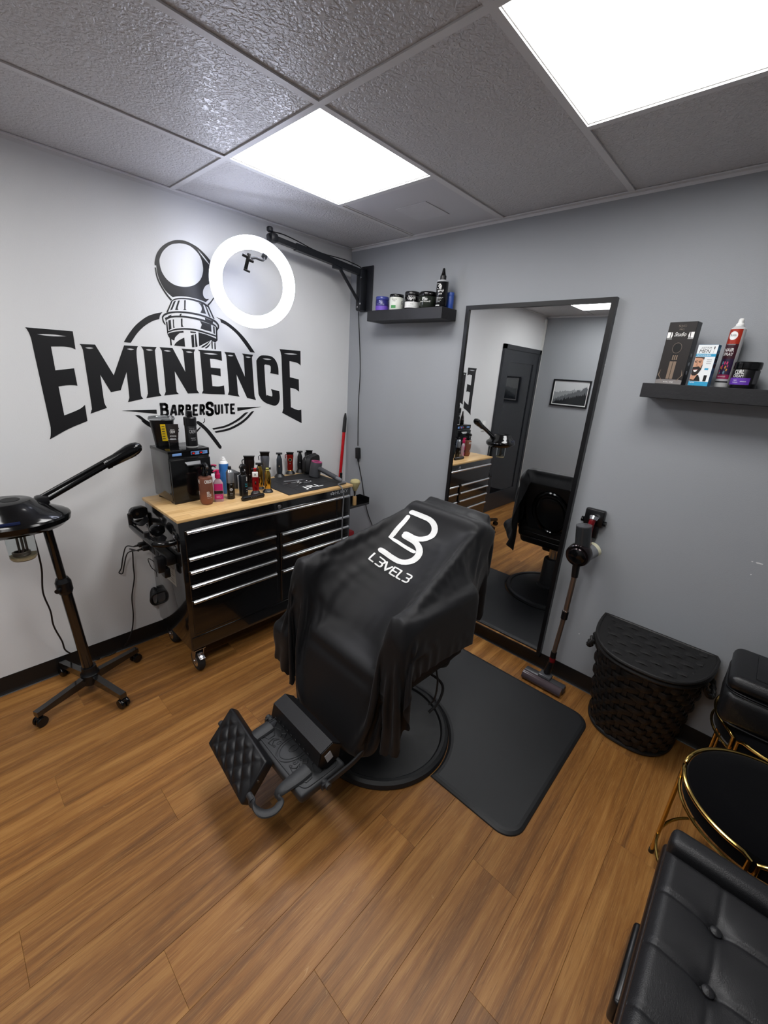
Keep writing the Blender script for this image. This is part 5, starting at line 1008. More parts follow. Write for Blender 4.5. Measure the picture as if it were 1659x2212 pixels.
    P = X.reshape(-1, 3).copy(); V = np.zeros_like(P); w = np.ones(len(P)); jt = int(round(ov/hy))
    pin = idx[jt, [j for j in range(NU) if abs(u[j]) < .19]]; w[pin] = 0
    dt = 1/50; g = np.array([0, 0, -9.8])
    for step in range(STEPS):
        V += g*dt*w[:, None]; V *= .97; sp = np.linalg.norm(V, axis=1)[:, None]; V *= np.minimum(1, .9/(sp+1e-9)); Pp = P.copy(); P = P+V*dt*w[:, None]
        for it in range(8):
            for a, b, k, r0 in cons:
                d = P[b]-P[a]; ln = np.sqrt((d*d).sum(1))+1e-9; ws = w[a]+w[b]+1e-9; e = ln-r0
                if k < 0: e = np.maximum(e, 0)
                s = e/ln*abs(k)/ws
                c = d*s[:, None]; P[a] += c*w[a][:, None]; P[b] -= c*w[b][:, None]
            if it % 2 == 1: P = collide(P, Pp)
        V = (P-Pp)/dt
        if step > STEPS*.75: V *= .9
    return P.reshape(NV, NU, 3)
STEPS = 210
CL = drape()
CAPE_M = M('black_nylon_cape', '0c0c0f', .55, spec=.35, bump=.12, bs=900, sheen=.05, var=.1)
NVc, NUc = CL.shape[:2]
def in_cape(i, j):      # the two front corners of the cape are rounded, the left one tucked away more
    lft = i < NUc/2; rc = 32 if lft else 20; a, b = (i+.5 if lft else NUc-1.5-i), NVc-1.5-j; return not (a < rc and b < rc and (rc-a)**2+(rc-b)**2 > rc*rc)
cape = B().add([Vector(CL[j, i]) for j in range(NVc) for i in range(NUc)], [(j*NUc+i, j*NUc+i+1, (j+1)*NUc+i+1, (j+1)*NUc+i) for j in range(NVc-1) for i in range(NUc-1) if in_cape(i, j)])
used = sorted({i for f in cape.f for i in f}); remap = {o: n for n, o in enumerate(used)}; cape.v = [cape.v[i] for i in used]; cape.f = [tuple(remap[i] for i in f) for f in cape.f]
cape = cape.thing('barber_cape', CAPE_M, 'black nylon cape with white logo draped over the barber chair', 'cape', CB, CYAW, smooth=180)
md = cape.modifiers.new('smooth', 'SUBSURF'); md.levels = 1; md.render_levels = 2
CN = np.zeros_like(CL); du = np.gradient(CL, axis=1); dv = np.gradient(CL, axis=0); CN = np.cross(du, dv); CN /= np.linalg.norm(CN, axis=2)[:, :, None]+1e-9
if CN[NVc//5, NUc//2, 2] < 0: CN = -CN
def on_cape(u, v, h=.0022):
    i, j = min(max(u*(NUc-1), 0), NUc-1.001), min(max(v*(NVc-1), 0), NVc-1.001); a, b = int(i), int(j); s, t = i-a, j-b
    q = lambda A: (A[b, a]*(1-s)+A[b, a+1]*s)*(1-t)+(A[b+1, a]*(1-s)+A[b+1, a+1]*s)*t
    n = q(CN); n = n/np.linalg.norm(n); return Vector(q(CL)+n*h)
# ---- printed mark and word, laid out in the cape's own coordinates
LW, LH, LU, LV = .1024, .082, .482, .389
INKW = M('white_cape_print', 'dcdcdb', .6, bump=.4, bs=300, var=.08, vs=60)
def ck(a, b, h=.0022): return on_cape(LU+a*LW, LV-b*LH, h)      # a to the right, b towards the head
def stroke(pts, wd, name='printed_mark', n=10):
    """flat ribbon of width wd along a 2D path in logo units"""
    P = [Vector((x, y, 0)) for x, y in pts]; L_, R2 = [], []
    for i, p in enumerate(P):
        t = (P[min(i+1, len(P)-1)]-P[max(i-1, 0)]).normalized(); nn = Vector((-t.y, t.x, 0))*wd/2; L_.append(p+nn); R2.append(p-nn)
    V_, F_ = [], []
    for l, r_ in zip(L_, R2): V_ += [ck(l.x, l.y), ck((l.x+r_.x)/2, (l.y+r_.y)/2), ck(r_.x, r_.y)]
    for i in range(len(P)-1):
        for q in (0, 1): F_.append((3*i+q, 3*i+q+1, 3*i+4+q, 3*i+3+q))
    for e, d in ((0, -1), (len(P)-1, 1)):       # round ends
        t = (P[min(e+1, len(P)-1)]-P[max(e-1, 0)]).normalized()*d; c0_ = P[e]; k0 = len(V_); V_.append(ck(c0_.x, c0_.y))
        b0 = math.atan2(t.y, t.x)
        for k in range(9): a = b0-PI/2+PI*k/8; V_.append(ck(c0_.x+wd/2*math.cos(a), c0_.y+wd/2*math.sin(a)))
        for k in range(8): F_.append((k0, k0+1+k, k0+2+k))
    B().add(V_, F_).part(name, INKW, cape, 0)
def arcp(cx, cy, r, a0, a1, n=14): return [(cx+r*math.cos(math.radians(a0+(a1-a0)*i/n)), cy+r*math.sin(math.radians(a0+(a1-a0)*i/n))) for i in range(n+1)]
def seg(p, q, n=6): return [(p[0]+(q[0]-p[0])*i/n, p[1]+(q[1]-p[1])*i/n) for i in range(n)]
# mark: angular stroke at the left, two stacked bowls
stroke(seg((-.37, 2.38), (.25, 2.38))+arcp(.25, 1.86, .52, 90, -90)+seg((.25, 1.34), (.0, 1.34))[1:]+[(.0, 1.34)], .22)
stroke(seg((.02, 1.22), (.27, 1.22))+arcp(.27, .67, .55, 90, -90)+seg((.27, .12), (-.25, .12))[1:]+[(-.25, .12)], .23)
stroke(seg((-.38, 2.12), (-.33, .84))+seg((-.33, .84), (.6, .80))+[(.6, .80)], .15)
def glyph(strokes, x0, w, h=.36, y0=-.52):
    for st_ in strokes: stroke([(x0+w*x, y0+h*y) for x, y in st_], .06, 'printed_letter')
G3 = [seg((0, 1), (.75, 1))+[(.9, .95), (1, .8), (1, .68), (.9, .55), (.75, .5)]+seg((.75, .5), (.35, .5)), [(.75, .5), (.92, .44), (1, .3), (1, .18), (.9, .05), (.72, 0)]+seg((.72, 0), (0, 0))]
GL = [seg((0, 1), (0, 0))+seg((0, 0), (.85, 0))]; GV = [seg((0, 1), (.5, 0))+seg((.5, 0), (1, 1))]; GE = [seg((1, 1), (0, 1))+seg((0, 1), (0, 0))+seg((0, 0), (1, 0)), seg((0, .5), (.85, .5))]
for k, (g_, x, wdt) in enumerate(((GL, -.34, .2), (G3, -.12, .22), (GV, .14, .26), (GE, .45, .22), (GL, .71, .2), (G3, .93, .22))): glyph(g_, x, wdt)
# ------------------------------------------------------------------ anti-fatigue floor mat with a round cut-out for the chair base
def offset_poly(P, d):
    out = []; n = len(P)
    for i in range(n):
        a, b, c = Vector(P[i-1]), Vector(P[i]), Vector(P[(i+1) % n]); t1, t2 = (b-a).normalized(), (c-b).normalized(); nn = Vector((-(t1.y+t2.y), t1.x+t2.x))
        nn = nn.normalized()/max(.5, math.sqrt((1+t1.dot(t2))/2)) if nn.length > 1e-6 else Vector((-t1.y, t1.x)); out.append(tuple(b+nn*d))
    return out
x0, x1, y0, y1, rc, cr_ = .668, 2.19, -1.07, -.205, .085, .3325
out = []
def corner(cx, cy, a0): return [(cx+rc*math.cos(math.radians(a0+90*i/8)), cy+rc*math.sin(math.radians(a0+90*i/8))) for i in range(9)]
dxc = math.sqrt(cr_**2-(CB.y-y0)**2); a_ = math.degrees(math.atan2(y0-CB.y, -dxc)) % 360
out += corner(x0+rc, y0+rc, 180); b0 = math.degrees(math.atan2(y0-CB.y, -dxc)) % 360; b1 = math.degrees(math.atan2(y0-CB.y, dxc))
out += [(CB.x+cr_*math.cos(math.radians(b0+(b1-b0)*i/40)), CB.y+cr_*math.sin(math.radians(b0+(b1-b0)*i/40))) for i in range(41)]
out += corner(x1-rc, y0+rc, 270)+corner(x1-rc, y1-rc, 0)+corner(x0+rc, y1-rc, 90)
MATM = M('black_foam_mat', '202123', .48, bump=.2, bs=900, var=.1)
b_ = B(); prev = None; lev = [(0, .0005), (.002, .006), (.012, .0125), (.024, .0145)]
rings = [[Vector((x, y, z)) for x, y in offset_poly(out, d)] for d, z in lev]
n = len(out)
for r0, r1 in zip(rings[:-1], rings[1:]): b_.add(r0+r1, [(i, (i+1) % n, n+(i+1) % n, n+i) for i in range(n)])
b_.poly([[(v.x, v.y) for v in rings[-1]]], lambda u, v, h: Vector((u, v, .0145))); b_.poly([[(v.x, v.y) for v in rings[0]]], lambda u, v, h: Vector((u, v, .0005)))
b_.thing('floor_mat', MATM, 'black anti-fatigue floor mat cut out around the chair base', 'floor mat', ((x0+x1)/2, (y0+y1)/2, 0), world=True)

# ------------------------------------------------------------------ ring light on a wall arm
rt = thing('ring_light', 'glowing ring light on a black wall-mounted arm in the corner', 'ring light', (.165, 0, 2.05))
HAZE_BLK = M('black_arm_coat', '1b1d22', .4)
B().rbox((.172, -.004, 2.188), (.115, .008, .285), .008).part('wall_plate', HAZE_BLK, rt, world=True)
B().rbox((.150, -.036, 2.178), (.05, .06, .262), .01).part('bracket', HAZE_BLK, rt, world=True)
d2 = AX_F+AX_R*((547-829.5)/FPX)-AX_U*((613-1106)/FPX); RCN = CAM+d2*2.24; nrm = (CAM-RCN).normalized()
tip = CAM+(AX_F+AX_R*((590-829.5)/FPX)-AX_U*((514-1106)/FPX))*2.36
root = Vector((.150, -.05, 2.285)); ad = tip-root
def barx(p, q, w, h): 
    t = (q-p).normalized(); sd = t.cross(Vector((0, 0, 1))).normalized(); up = sd.cross(t); return [[c+sd*(a*w/2)+up*(b*h/2) for a, b in ((-1, -1), (1, -1), (1, 1), (-1, 1))] for c in (p, q)]
arm = B().loft(barx(root, root+ad*.78, .034, .036)).part('arm', HAZE_BLK, rt, 0, world=True); B().loft(barx(root+ad*.62, tip, .026, .027)).part('arm_extension', HAZE_BLK, rt, 0, world=True)
s0, s1 = Vector((.150, -.055, 2.10)), root+ad*.27+Vector((0, 0, -.022)); B().cyl(s0, s1, .0105, n=14).part('gas_strut', HAZE_BLK, rt, world=True); B().cyl(s1+(s0-s1)*.1, s1, .007, n=12).part('strut_end', CHROME, rt, world=True)
B().rbox(root+ad*.3+Vector((0, 0, -.022)), (.03, .07, .022), .005).part('strut_mount', HAZE_BLK, rt, world=True)
for q in ((.150, -.067, 2.30), (.176, -.067, 2.25), (.176, -.067, 2.09), (.15, -.067, 2.07)): B().cyl(q, Vector(q)+Vector((0, -.003, 0)), .006, n=10).part('bolt', CHROME, rt, world=True)
ea = nrm.cross(Vector((0, 0, 1))).normalized(); eb = ea.cross(nrm).normalized()
if eb.z < 0: eb = -eb
RO, RI = .221, .157
def ring_mesh(rm, hw, ht, zoff, n=72, m=14):
    rg = []
    for i in range(n):
        a = 2*PI*i/n; c = RCN+(ea*math.cos(a)+eb*math.sin(a))*rm+nrm*zoff; rad = ea*math.cos(a)+eb*math.sin(a)
        rg.append([c+rad*(hw*math.cos(2*PI*k/m))+nrm*(ht*math.sin(2*PI*k/m)) for k in range(m)])
    return B().loft(rg, False, True)
RINGM = M('lit_ring_diffuser', 'e2e8ff', .4, emit=RING_W, var=0)
ring_mesh((RO+RI)/2, (RO-RI)/2, .014, .004).part('ring_diffuser', RINGM, rt, world=True)
ring_mesh((RO+RI)/2, (RO-RI)/2*.93, .009, -.012).part('ring_shell', M('pale_ring_shell', 'c5c8d2', .4), rt, world=True)
td = (ea*.42+eb*.9).normalized()
if (td-(-ea*.42+eb*.9).normalized()).dot(AX_R) < 0: td = (-ea*.42+eb*.9).normalized()
j0 = RCN+td*(RO-.01)-nrm*.02; B().tube(smooth_path([tip, tip+Vector((.0, -.03, .005)), tip.lerp(j0, .6)+Vector((0, -.012, .0)), j0], 5), .011, 10).rbox(tip, (.05, .05, .05), .015).part('ball_head', HAZE_BLK, rt, world=True)
B().lathe([(.012, 0), (.018, .004), (.018, .02), (.012, .026)], 16, tip+Vector((.0, -.02, .025))).part('thumb_knob', HAZE_BLK, rt, world=True)
# phone clamp hanging inside the ring
h0 = RCN+td*(RI+.006); ins = -td
side = nrm.cross(td).normalized()
if side.dot(AX_R) > 0: side = -side
B().rbox(h0+ins*.012, (.03, .02, .03), .006, rot=Matrix((side, nrm, td)).transposed()).tube(smooth_path([h0+ins*.01, h0+ins*.035+nrm*.01, h0+ins*.045+side*.035+nrm*.015, h0+ins*.06+side*.055+nrm*.02], 5), .007, 10).part('clamp_arm', HAZE_BLK, rt, world=True)
pc_ = h0+ins*.085+side*.065+nrm*.022; RMx = Matrix((side, nrm, td)).transposed() @ RY(.15)
B().rbox(pc_, (.018, .012, .085), .003, rot=RMx).rbox(pc_+RMx @ Vector((-.016, .008, .012)), (.03, .02, .014), .003, rot=RMx).rbox(pc_+RMx @ Vector((.016, .008, .022)), (.03, .02, .014), .003, rot=RMx).rbox(pc_+RMx @ Vector((-.008, .012, -.04)), (.034, .03, .01), .003, rot=RMx).part('phone_clamp', BLK_SATIN, rt, world=True)
cordp = [tip+Vector((0, -.01, .03))]+[root+ad*k+Vector((0, 0, .03+.008*math.sin(9*k))) for k in (.9, .75, .6, .45, .3, .15)]+[root+Vector((0, .02, .02)), (.12, -.03, 2.22)]
B().tube(smooth_path(cordp, 6), .003, 8).part('arm_cord', CORD, rt, world=True)
q = [(.105, -.015, 2.05), W('y', -.012, 776, 720), W('y', -.012, 778, 800), W('y', -.012, 774, 880), W('y', -.012, 773, 963)]
B().tube(smooth_path(q, 6), .003, 8).part('mains_cord', CORD, rt, world=True)
pa = W('y', -.02, 773, 979); ab = B().rbox(pa, (.034, .03, .085), .005, rot=RY(-.08)).part('power_adapter', BLK_MATTE, rt, world=True)
B().cyl(pa+Vector((.004, 0, -.042)), pa+Vector((.008, 0, -.068)), .008, .005, 10).part('strain_relief', BLK_SATIN, ab, world=True)
B().tube(smooth_path([pa+Vector((.008, 0, -.066)), W('y', -.012, 781, 1035), W('y', -.012, 787, 1075), W('y', -.012, 795, 1110), W('y', -.012, 804, 1135), W('y', -.012, 812, 1165), (.40, -.01, .32)], 6), .0035, 8).part('mains_lead', CORD, ab, world=True)

# ------------------------------------------------------------------ facial steamer
sb = Vector((.254, -1.954, 0)); sm = thing('facial_steamer', 'glossy black hair steamer on a four-wheeled stand by the white wall', 'steamer', sb)
for (wx, wy) in ((.351, -2.184), (.484, -1.879), (.166, -1.722), (.03, -2.03)):
    c = Vector((wx, wy, 0)); d = (c-sb).normalized(); sd = Vector((-d.y, d.x, 0)); e = c-d*.0
    rg = [[p+sd*(a*.016)+Vector((0, 0, z)) for a, z in ((-1, z0), (-.9, z1), (.9, z1), (1, z0), (.8, z0-.004), (-.8, z0-.004))] for p, z0, z1 in ((sb+d*.02, .062, .105), (e-d*.03, .062, .088), (e+d*.012, .062, .086))]
    lg = B().loft(rg).part('leg', BLK_PAINT, sm, world=True)
    for s in (-1, 1): B().lathe([(.012, -.009), (.023, -.008), (.025, -.003), (.025, .003), (.023, .008), (.012, .009)], 20, e+sd*(s*.0125)+Vector((0, 0, .025)), RZ(math.atan2(sd.y, sd.x)-PI/2) @ RX(PI/2)).part('caster_wheel', BLK_GLOSS, lg, world=True)
    B().cyl(e+Vector((0, 0, .03)), e+Vector((0, 0, .06)), .006, n=10).rbox(e+Vector((0, 0, .042)), (.03, .03, .016), .006).part('caster_fork', BLK_SATIN, lg, world=True)
pt = sb+Vector((-.0, -.035, 0)); P = lambda z: sb+Vector((0, -.045*max(0, z-.1)/.85, z))
B().lathe([(.04, .055), (.042, .06), (.042, .11), (.034, .12), (.032, .15)], 24, sb).part('hub', BLK_SATIN, sm, world=True)
B().cyl(P(.1), P(.64), .0235, n=20).part('lower_pole', BLK_PAINT, sm, world=True); B().cyl(P(.6), P(.965), .0185, n=20).part('upper_pole', BLK_PAINT, sm, world=True)
B().cyl(P(.585), P(.60), .026, .032, 20).cyl(P(.60), P(.645), .032, n=20).cyl(P(.645), P(.665), .032, .024, 20).part('collar', BLK_SATIN, sm, world=True); B().cyl(P(.62)+Vector((.02, -.02, 0)), P(.62)+Vector((.04, -.035, 0)), .011, n=12).part('clamp_knob', BLK_SATIN, sm, world=True)
hc = Vector((.298, -2.10, 0)); n = 40
def oval(z, rx, ry, dy=0): return [hc+Vector((rx*math.cos(2*PI*i/n), dy+ry*math.sin(2*PI*i/n), z)) for i in range(n)]
hd = B().loft([oval(.945, .09, .13), oval(.955, .125, .165), oval(.975, .145, .188), oval(.995, .148, .192), oval(1.003, .144, .188)]).part('lower_shell', BLK_GLOSS, sm, world=True)
B().loft([oval(1.003, .143, .187), oval(1.012, .138, .18, -.004), oval(1.03, .118, .15, -.012), oval(1.055, .094, .115, -.022), oval(1.075, .082, .1, -.028), oval(1.079, .074, .092, -.028)]).part('upper_shell', BLK_GLOSS, sm, world=True)
B().cyl(hc+Vector((.0, .0, 1.0785)), hc+Vector((0, 0, 1.0805)), .032, n=28).part('filler_hole', RUBBER, hd, world=True)
a = hc+Vector((.118, -.05, 1.018)); B().lathe([(.01, 0), (.01, .002)], 20, a, RY(1.1)).part('dial', M('pale_dial_print', 'cfd3da', .4), hd, world=True)
B().tube([hc+Vector((.132*math.cos(t_), .165*math.sin(t_)-.01, 1.016)) for t_ in [-.9+.09*i for i in range(12)]], .008, 8).part('control_strip', M('blue_black_plastic', '121a38', .12), hd, world=True)
jc = hc+Vector((.02, .0, 0)); GLASS = M('clear_glass_jar', 'eef2f2', .03, trans=1, ior=1.06, var=0)
B().lathe([(.047, .955), (.047, .90), (.046, .835), (.04, .825), (.0, .823)], 28, jc).lathe([(.044, .955), (.044, .9), (.043, .839), (.038, .829), (.0, .827)], 28, jc).part('glass_jar', GLASS, sm, world=True)
STEEL = M('stained_steel_coil', '6d645c', .35, metal=.8); cl = B()
for dx in (-.008, .004, .014): cl.tube([jc+Vector((0, dx, .955)), jc+Vector((0, dx, .86)), jc+Vector((.0, dx-.006, .85))], .004, 8)
for k in range(3): cl.tube([jc+Vector((.022*math.cos(t_), .024*math.sin(t_)-.004, .846+.006*k)) for t_ in [2*PI*i/20 for i in range(20)]], .0035, 8, closed=True)
cl.part('heating_coil', STEEL, sm, world=True)
B().lathe([(.0425, .829), (.043, .838), (.043, .842), (.0, .842)], 24, jc).part('scale_deposit', M('tan_mineral_scale', 'b7a684', .7), sm, world=True)
n0, n1 = Vector((.262, -1.99, 1.046)), Vector((.25, -1.585, 1.247)); dn = n1-n0
B().cyl(n0-dn*.02, n0+dn*.7, .0145, n=16).part('steam_arm', BLK_GLOSS, sm, world=True); o_ = Vector((0, 0, .023)); B().cyl(n0+o_-dn*.01, n0+o_*.9+dn*.7, .008, n=12).part('guide_rod', BLK_SATIN, sm, world=True)
B().rbox(n0+Vector((0, -.005, .0)), (.05, .05, .05), .012).part('arm_joint', BLK_SATIN, sm, world=True)
ax = dn.normalized(); rotz = ax.to_track_quat('Z', 'Y').to_matrix()
B().sect([(0, .036, .045), (.02, .04, .05), (.021, .035, .046), (.07, .045, .055), (.12, .058, .064), (.15, .06, .06), (.17, .05, .045), (.18, .026, .02)], 24, n0+dn*.62, rotz, p=2.4).part('nozzle_head', BLK_GLOSS, sm, world=True)
B().cyl(n1+Vector((0, -.03, -.03)), n1+Vector((0, -.024, -.048)), .009, n=12).part('steam_outlet', GREY_INK, sm, world=True)
ln_ = [jc+Vector((-.02, .06, .955)), W('x', .24, 72, 1155), W('x', .2, 80, 1185), W('x', .16, 90, 1230), W('x', .12, 93, 1280), W('x', .11, 109, 1320), W('x', .1, 116, 1352), W('x', .07, 134, 1385), W('x', .05, 142, 1405), W('z', .03, 165, 1416), W('z', .006, 190, 1424), W('z', .006, 215, 1423)]
B().tube(smooth_path(ln_, 6), .0038, 8).part('steamer_lead', CORD, sm, world=True); B().tube(smooth_path(STEAMER_CORD, 8), .0035, 8).part('mains_lead', CORD, sm, world=True)

# ------------------------------------------------------------------ cordless vacuum on its wall dock
vd = thing('vacuum_dock', 'black wall dock holding the stick vacuum right of the mirror', 'wall dock', (1.935, 0, .93))
B().rbox((0, -.016, .085), (.095, .032, .09), .008).rbox((0, -.013, .02), (.06, .026, .09), .008).part('dock_body', BLK_SATIN, vd)
for s in (-1, 1): B().cyl((s*.05, -.02, .065), (s*.06, -.02, .065), .014, n=16).part('dock_hook', BLK_GLOSS, vd)
va = thing('stick_vacuum', 'cordless stick vacuum with bronze tube hanging on the grey wall', 'vacuum', (1.935, -.12, 0)); DKG = M('smoked_clear_bin', '2a2c2e', .15); TUBE = M('bronze_tube', '8d7d72', .3, metal=.85); DRED = M('dark_red_plastic', '6a0f16', .25)
mc = W('y', -.155, 1245, 1203); mc2 = mc+Vector((0, .09, .012)); ad_ = (mc2-mc).normalized(); rq = (-ad_).to_track_quat('Z', 'Y').to_matrix()
B().lathe([(.0, .01), (.023, .008), (.039, .0), (.044, -.008), (.056, -.006), (.06, -.016), (.06, -.055), (.05, -.08)], 32, mc, rq).part('motor_housing', M('chrome_black_shell', '2b2426', .12, metal=.7), va, world=True)
B().lathe([(.0, .0105), (.026, .0085), (.041, .0005), (.0408, -.002)], 28, mc, rq).part('filter_cap', BLK_GLOSS, va, world=True)
b0, b1 = mc+Vector((.006, .05, .03)), W('y', -.11, 1262, 1135)
B().cyl(b0, b1, .037, n=28).part('dust_bin', DKG, va, world=True); B().cyl(b1-(b1-b0).normalized()*.004, b1+(b1-b0).normalized()*.001, .0375, n=28).part('bin_lid', M('smoke_grey_plastic', '4c4d50', .25), va, world=True)
g0, g1 = W('y', -.06, 1280, 1125), W('y', -.06, 1272, 1150); B().tube(smooth_path([W('y', -.045, 1284, 1120), g0, g1, mc+Vector((.02, .085, .04))], 5), .016, 12).part('handle', DRED, va, world=True); B().cyl(W('y', -.05, 1284, 1117), W('y', -.06, 1281, 1124), .024, .02, 18).part('handle_ring', CHROME, va, world=True)
bt0, bt1 = mc+Vector((.02, .06, .0)), W('y', -.035, 1285, 1186); bb0 = B().cyl(bt0, bt1, .038, n=24).part('battery', M('grey_battery', '77797d', .35), va, world=True); B().cyl(bt1-(bt1-bt0)*.22, bt1+(bt1-bt0)*.03, .0385, n=24).part('battery_label', M('cream_label', 'd6d3b8', .5), bb0, world=True)
tb = [W('y', -.13, 1243, 1228), W('y', -.13, 1240, 1240)]
B().cyl(mc+Vector((0, .03, -.03)), W('y', -.128, 1241, 1246), .02, .0165, 18).part('inlet_collar', BLK_SATIN, va, world=True)
u0, u1, u2 = W('y', -.127, 1241, 1244), W('y', -.122, 1221, 1325), W('y', -.118, 1197, 1408)
B().cyl(u0, u1, .0135, n=18).part('upper_tube', TUBE, va, world=True); B().cyl(u1, u2, .0125, n=18).part('lower_tube', TUBE, va, world=True)
k_ = (u1-u0).normalized(); B().cyl(u1-k_*.015, u1+k_*.032, .0175, n=20).part('tube_lock', BLK_SATIN, va, world=True); B().cyl(u1-k_*.019, u1-k_*.014, .0165, n=20).part('lock_ring', ALU, va, world=True)
u3 = W('y', -.12, 1189, 1442); B().cyl(u2, u2.lerp(u3, .5), .0155, .0165, 18).part('lower_collar', BLK_SATIN, va, world=True); B().cyl(u2.lerp(u3, .35), u2.lerp(u3, .6), .0168, n=18).part('red_release', DRED, va, world=True); B().cyl(u2.lerp(u3, .5), Vector((1.9, -.105, .06)), .017, .02, 18).part('neck', BLK_SATIN, va, world=True)
fh = Vector((1.9, -.135, 0)); hdv = B().rbox(fh+Vector((0, .012, .028)), (.235, .05, .045), .012).part('floor_head', M('grey_plastic_head', '3b3b3e', .35), va, world=True)
B().cyl(fh+Vector((-.112, -.025, .028)), fh+Vector((.112, -.025, .028)), .026, n=24).part('brush_window', M('smoky_brush_window', '4a4044', .12), hdv, world=True)
B().rbox(fh+Vector((0, .015, .055)), (.07, .05, .02), .006).rbox(fh+Vector((0, .02, .066)), (.04, .02, .004), .001).part('head_cover', M('smoke_grey_plastic', '4c4d50', .25), hdv, world=True)
for s in (-1, 1): B().cyl(fh+Vector((s*.05, .045, .014)), fh+Vector((s*.07, .045, .014)), .014, n=16).part('head_wheel', DRED, hdv, world=True)

# ------------------------------------------------------------------ half-round woven hamper
hb = Vector((2.34, -.015, 0)); HT = .52; WICK = M('black_woven_cane', '141313', .5, bump=.4, bs=160, var=.25, vs=30)
hm = thing('laundry_hamper', 'black woven half-round hamper against the grey wall', 'hamper', hb)
def dshape(z, n=72):
    k = z/HT; w = .182+.053*k; d = .235+.135*k; r = []
    per = 2*w+PI*math.sqrt((w*w+d*d)/2)
    return w, d
def dpt(z, s, off=0.0):
    """s in 0..1 round the D: curved front from left to right, then the flat back"""
    w, d = dshape(z)
    if s < .72:
        a = PI+PI*s/.72; e = 2.6; c, sn = math.cos(a), math.sin(a)
        x = w*math.copysign(abs(c)**(2/e), c); y = d*math.copysign(abs(sn)**(2/e), sn); nrm_ = Vector((c, sn, 0)).normalized()
    else:
        k = (s-.72)/.28; x = w-2*w*k; y = .0; nrm_ = Vector((0, 1, 0)); off = min(off, 0)
    return Vector((x, y-.004, z))+nrm_*off
NS = 20; NR = 12
B().loft([[dpt(z, i/96, -.006) for i in range(96)] for z in [.004+ (HT-.02)*k/8 for k in range(9)]]).part('inner_wall', WICK, hm)
stake = []
for k in range(NS):
    s = .008+.704*k/(NS-1); rg = []
    for j in range(10):
        z = .006+(HT-.03)*j/9; p = dpt(z, s, .0005); q = dpt(z, s+.0015, .0005); t_ = (q-p).normalized(); nn = Vector((t_.y, -t_.x, 0)); rg.append([p-t_*.011-nn*.002, p+t_*.011-nn*.002, p+t_*.009+nn*.003, p-t_*.009+nn*.003])
    B().loft(rg).part('stake', WICK, hm)
for r_ in range(NR):
    z = .02+(HT-.06)*(r_+.5)/NR; hh = (HT-.06)/NR*.46; rg = []
    for i in range(177):
        s = .004+.712*i/176; ph = (s-.008)/.704*(NS-1); o = .004+.007*math.cos(PI*ph+PI*(r_ % 2)); p0 = dpt(z-hh, s, o-.002); p1 = dpt(z-hh*.5, s, o+.002); p2 = dpt(z+hh*.5, s, o+.002); p3 = dpt(z+hh, s, o-.002); p4 = dpt(z, s, o-.004)
        rg.append([p0, p1, p2, p3, p4])
    B().loft(rg).part('strand', WICK, hm)
for z, r_ in ((.012, .010), (HT-.022, .011)): B().tube([dpt(z, i/90, .006) for i in range(90)], r_, 8, closed=True).part('rim', WICK, hm)
# lid: rim strip and woven slats
lw, ld = dshape(HT); lid = B().poly([[(p.x, p.y) for p in [dpt(HT, i/90, .008) for i in range(90)]]], lambda a, b, h: Vector((a, b, h)), HT-.008, HT+.004).part('lid', WICK, hm, 20)
B().tube([dpt(HT+.001, i/90, .007) for i in range(90)], .008, 8, closed=True).part('lid_rim', WICK, lid)
for k in range(7):
    y = -.035-.046*k; w = lw*(1-(abs(y)/ld)**2.6)**(1/2.6)-.035 if abs(y) < ld else 0
    if w < .05: continue
    rg = []
    for i in range(60):
        x = -w+2*w*i/59; zz = HT+.006+.0045*math.cos(2*PI*x/.1+PI*(k % 2)); rg.append([Vector((x, y-.020, zz-.003)), Vector((x, y-.014, zz)), Vector((x, y+.014, zz)), Vector((x, y+.020, zz-.003)), Vector((x, y, zz-.006))])
    B().loft(rg).part('lid_strand', WICK, lid)
for s in (.075, .655):
    c = dpt(HT-.085, s, .012); t_ = (dpt(HT-.085, s+.01)-dpt(HT-.085, s)).normalized(); nn = Vector((t_.y, -t_.x, 0)); P_ = [c+t_*(.045*math.cos(a))+nn*(.004+.022*math.sin(a))+Vector((0, 0, .02-.05*math.sin(a))) for a in [PI*i/24 for i in range(25)]]
    for ph in (0, PI): B().tube([p+Vector((0, 0, .006*math.cos(i*.9+ph)))+nn*(.006*math.sin(i*.9+ph)) for i, p in enumerate(P_)], .008, 8).part('handle_strand', WICK, hm)

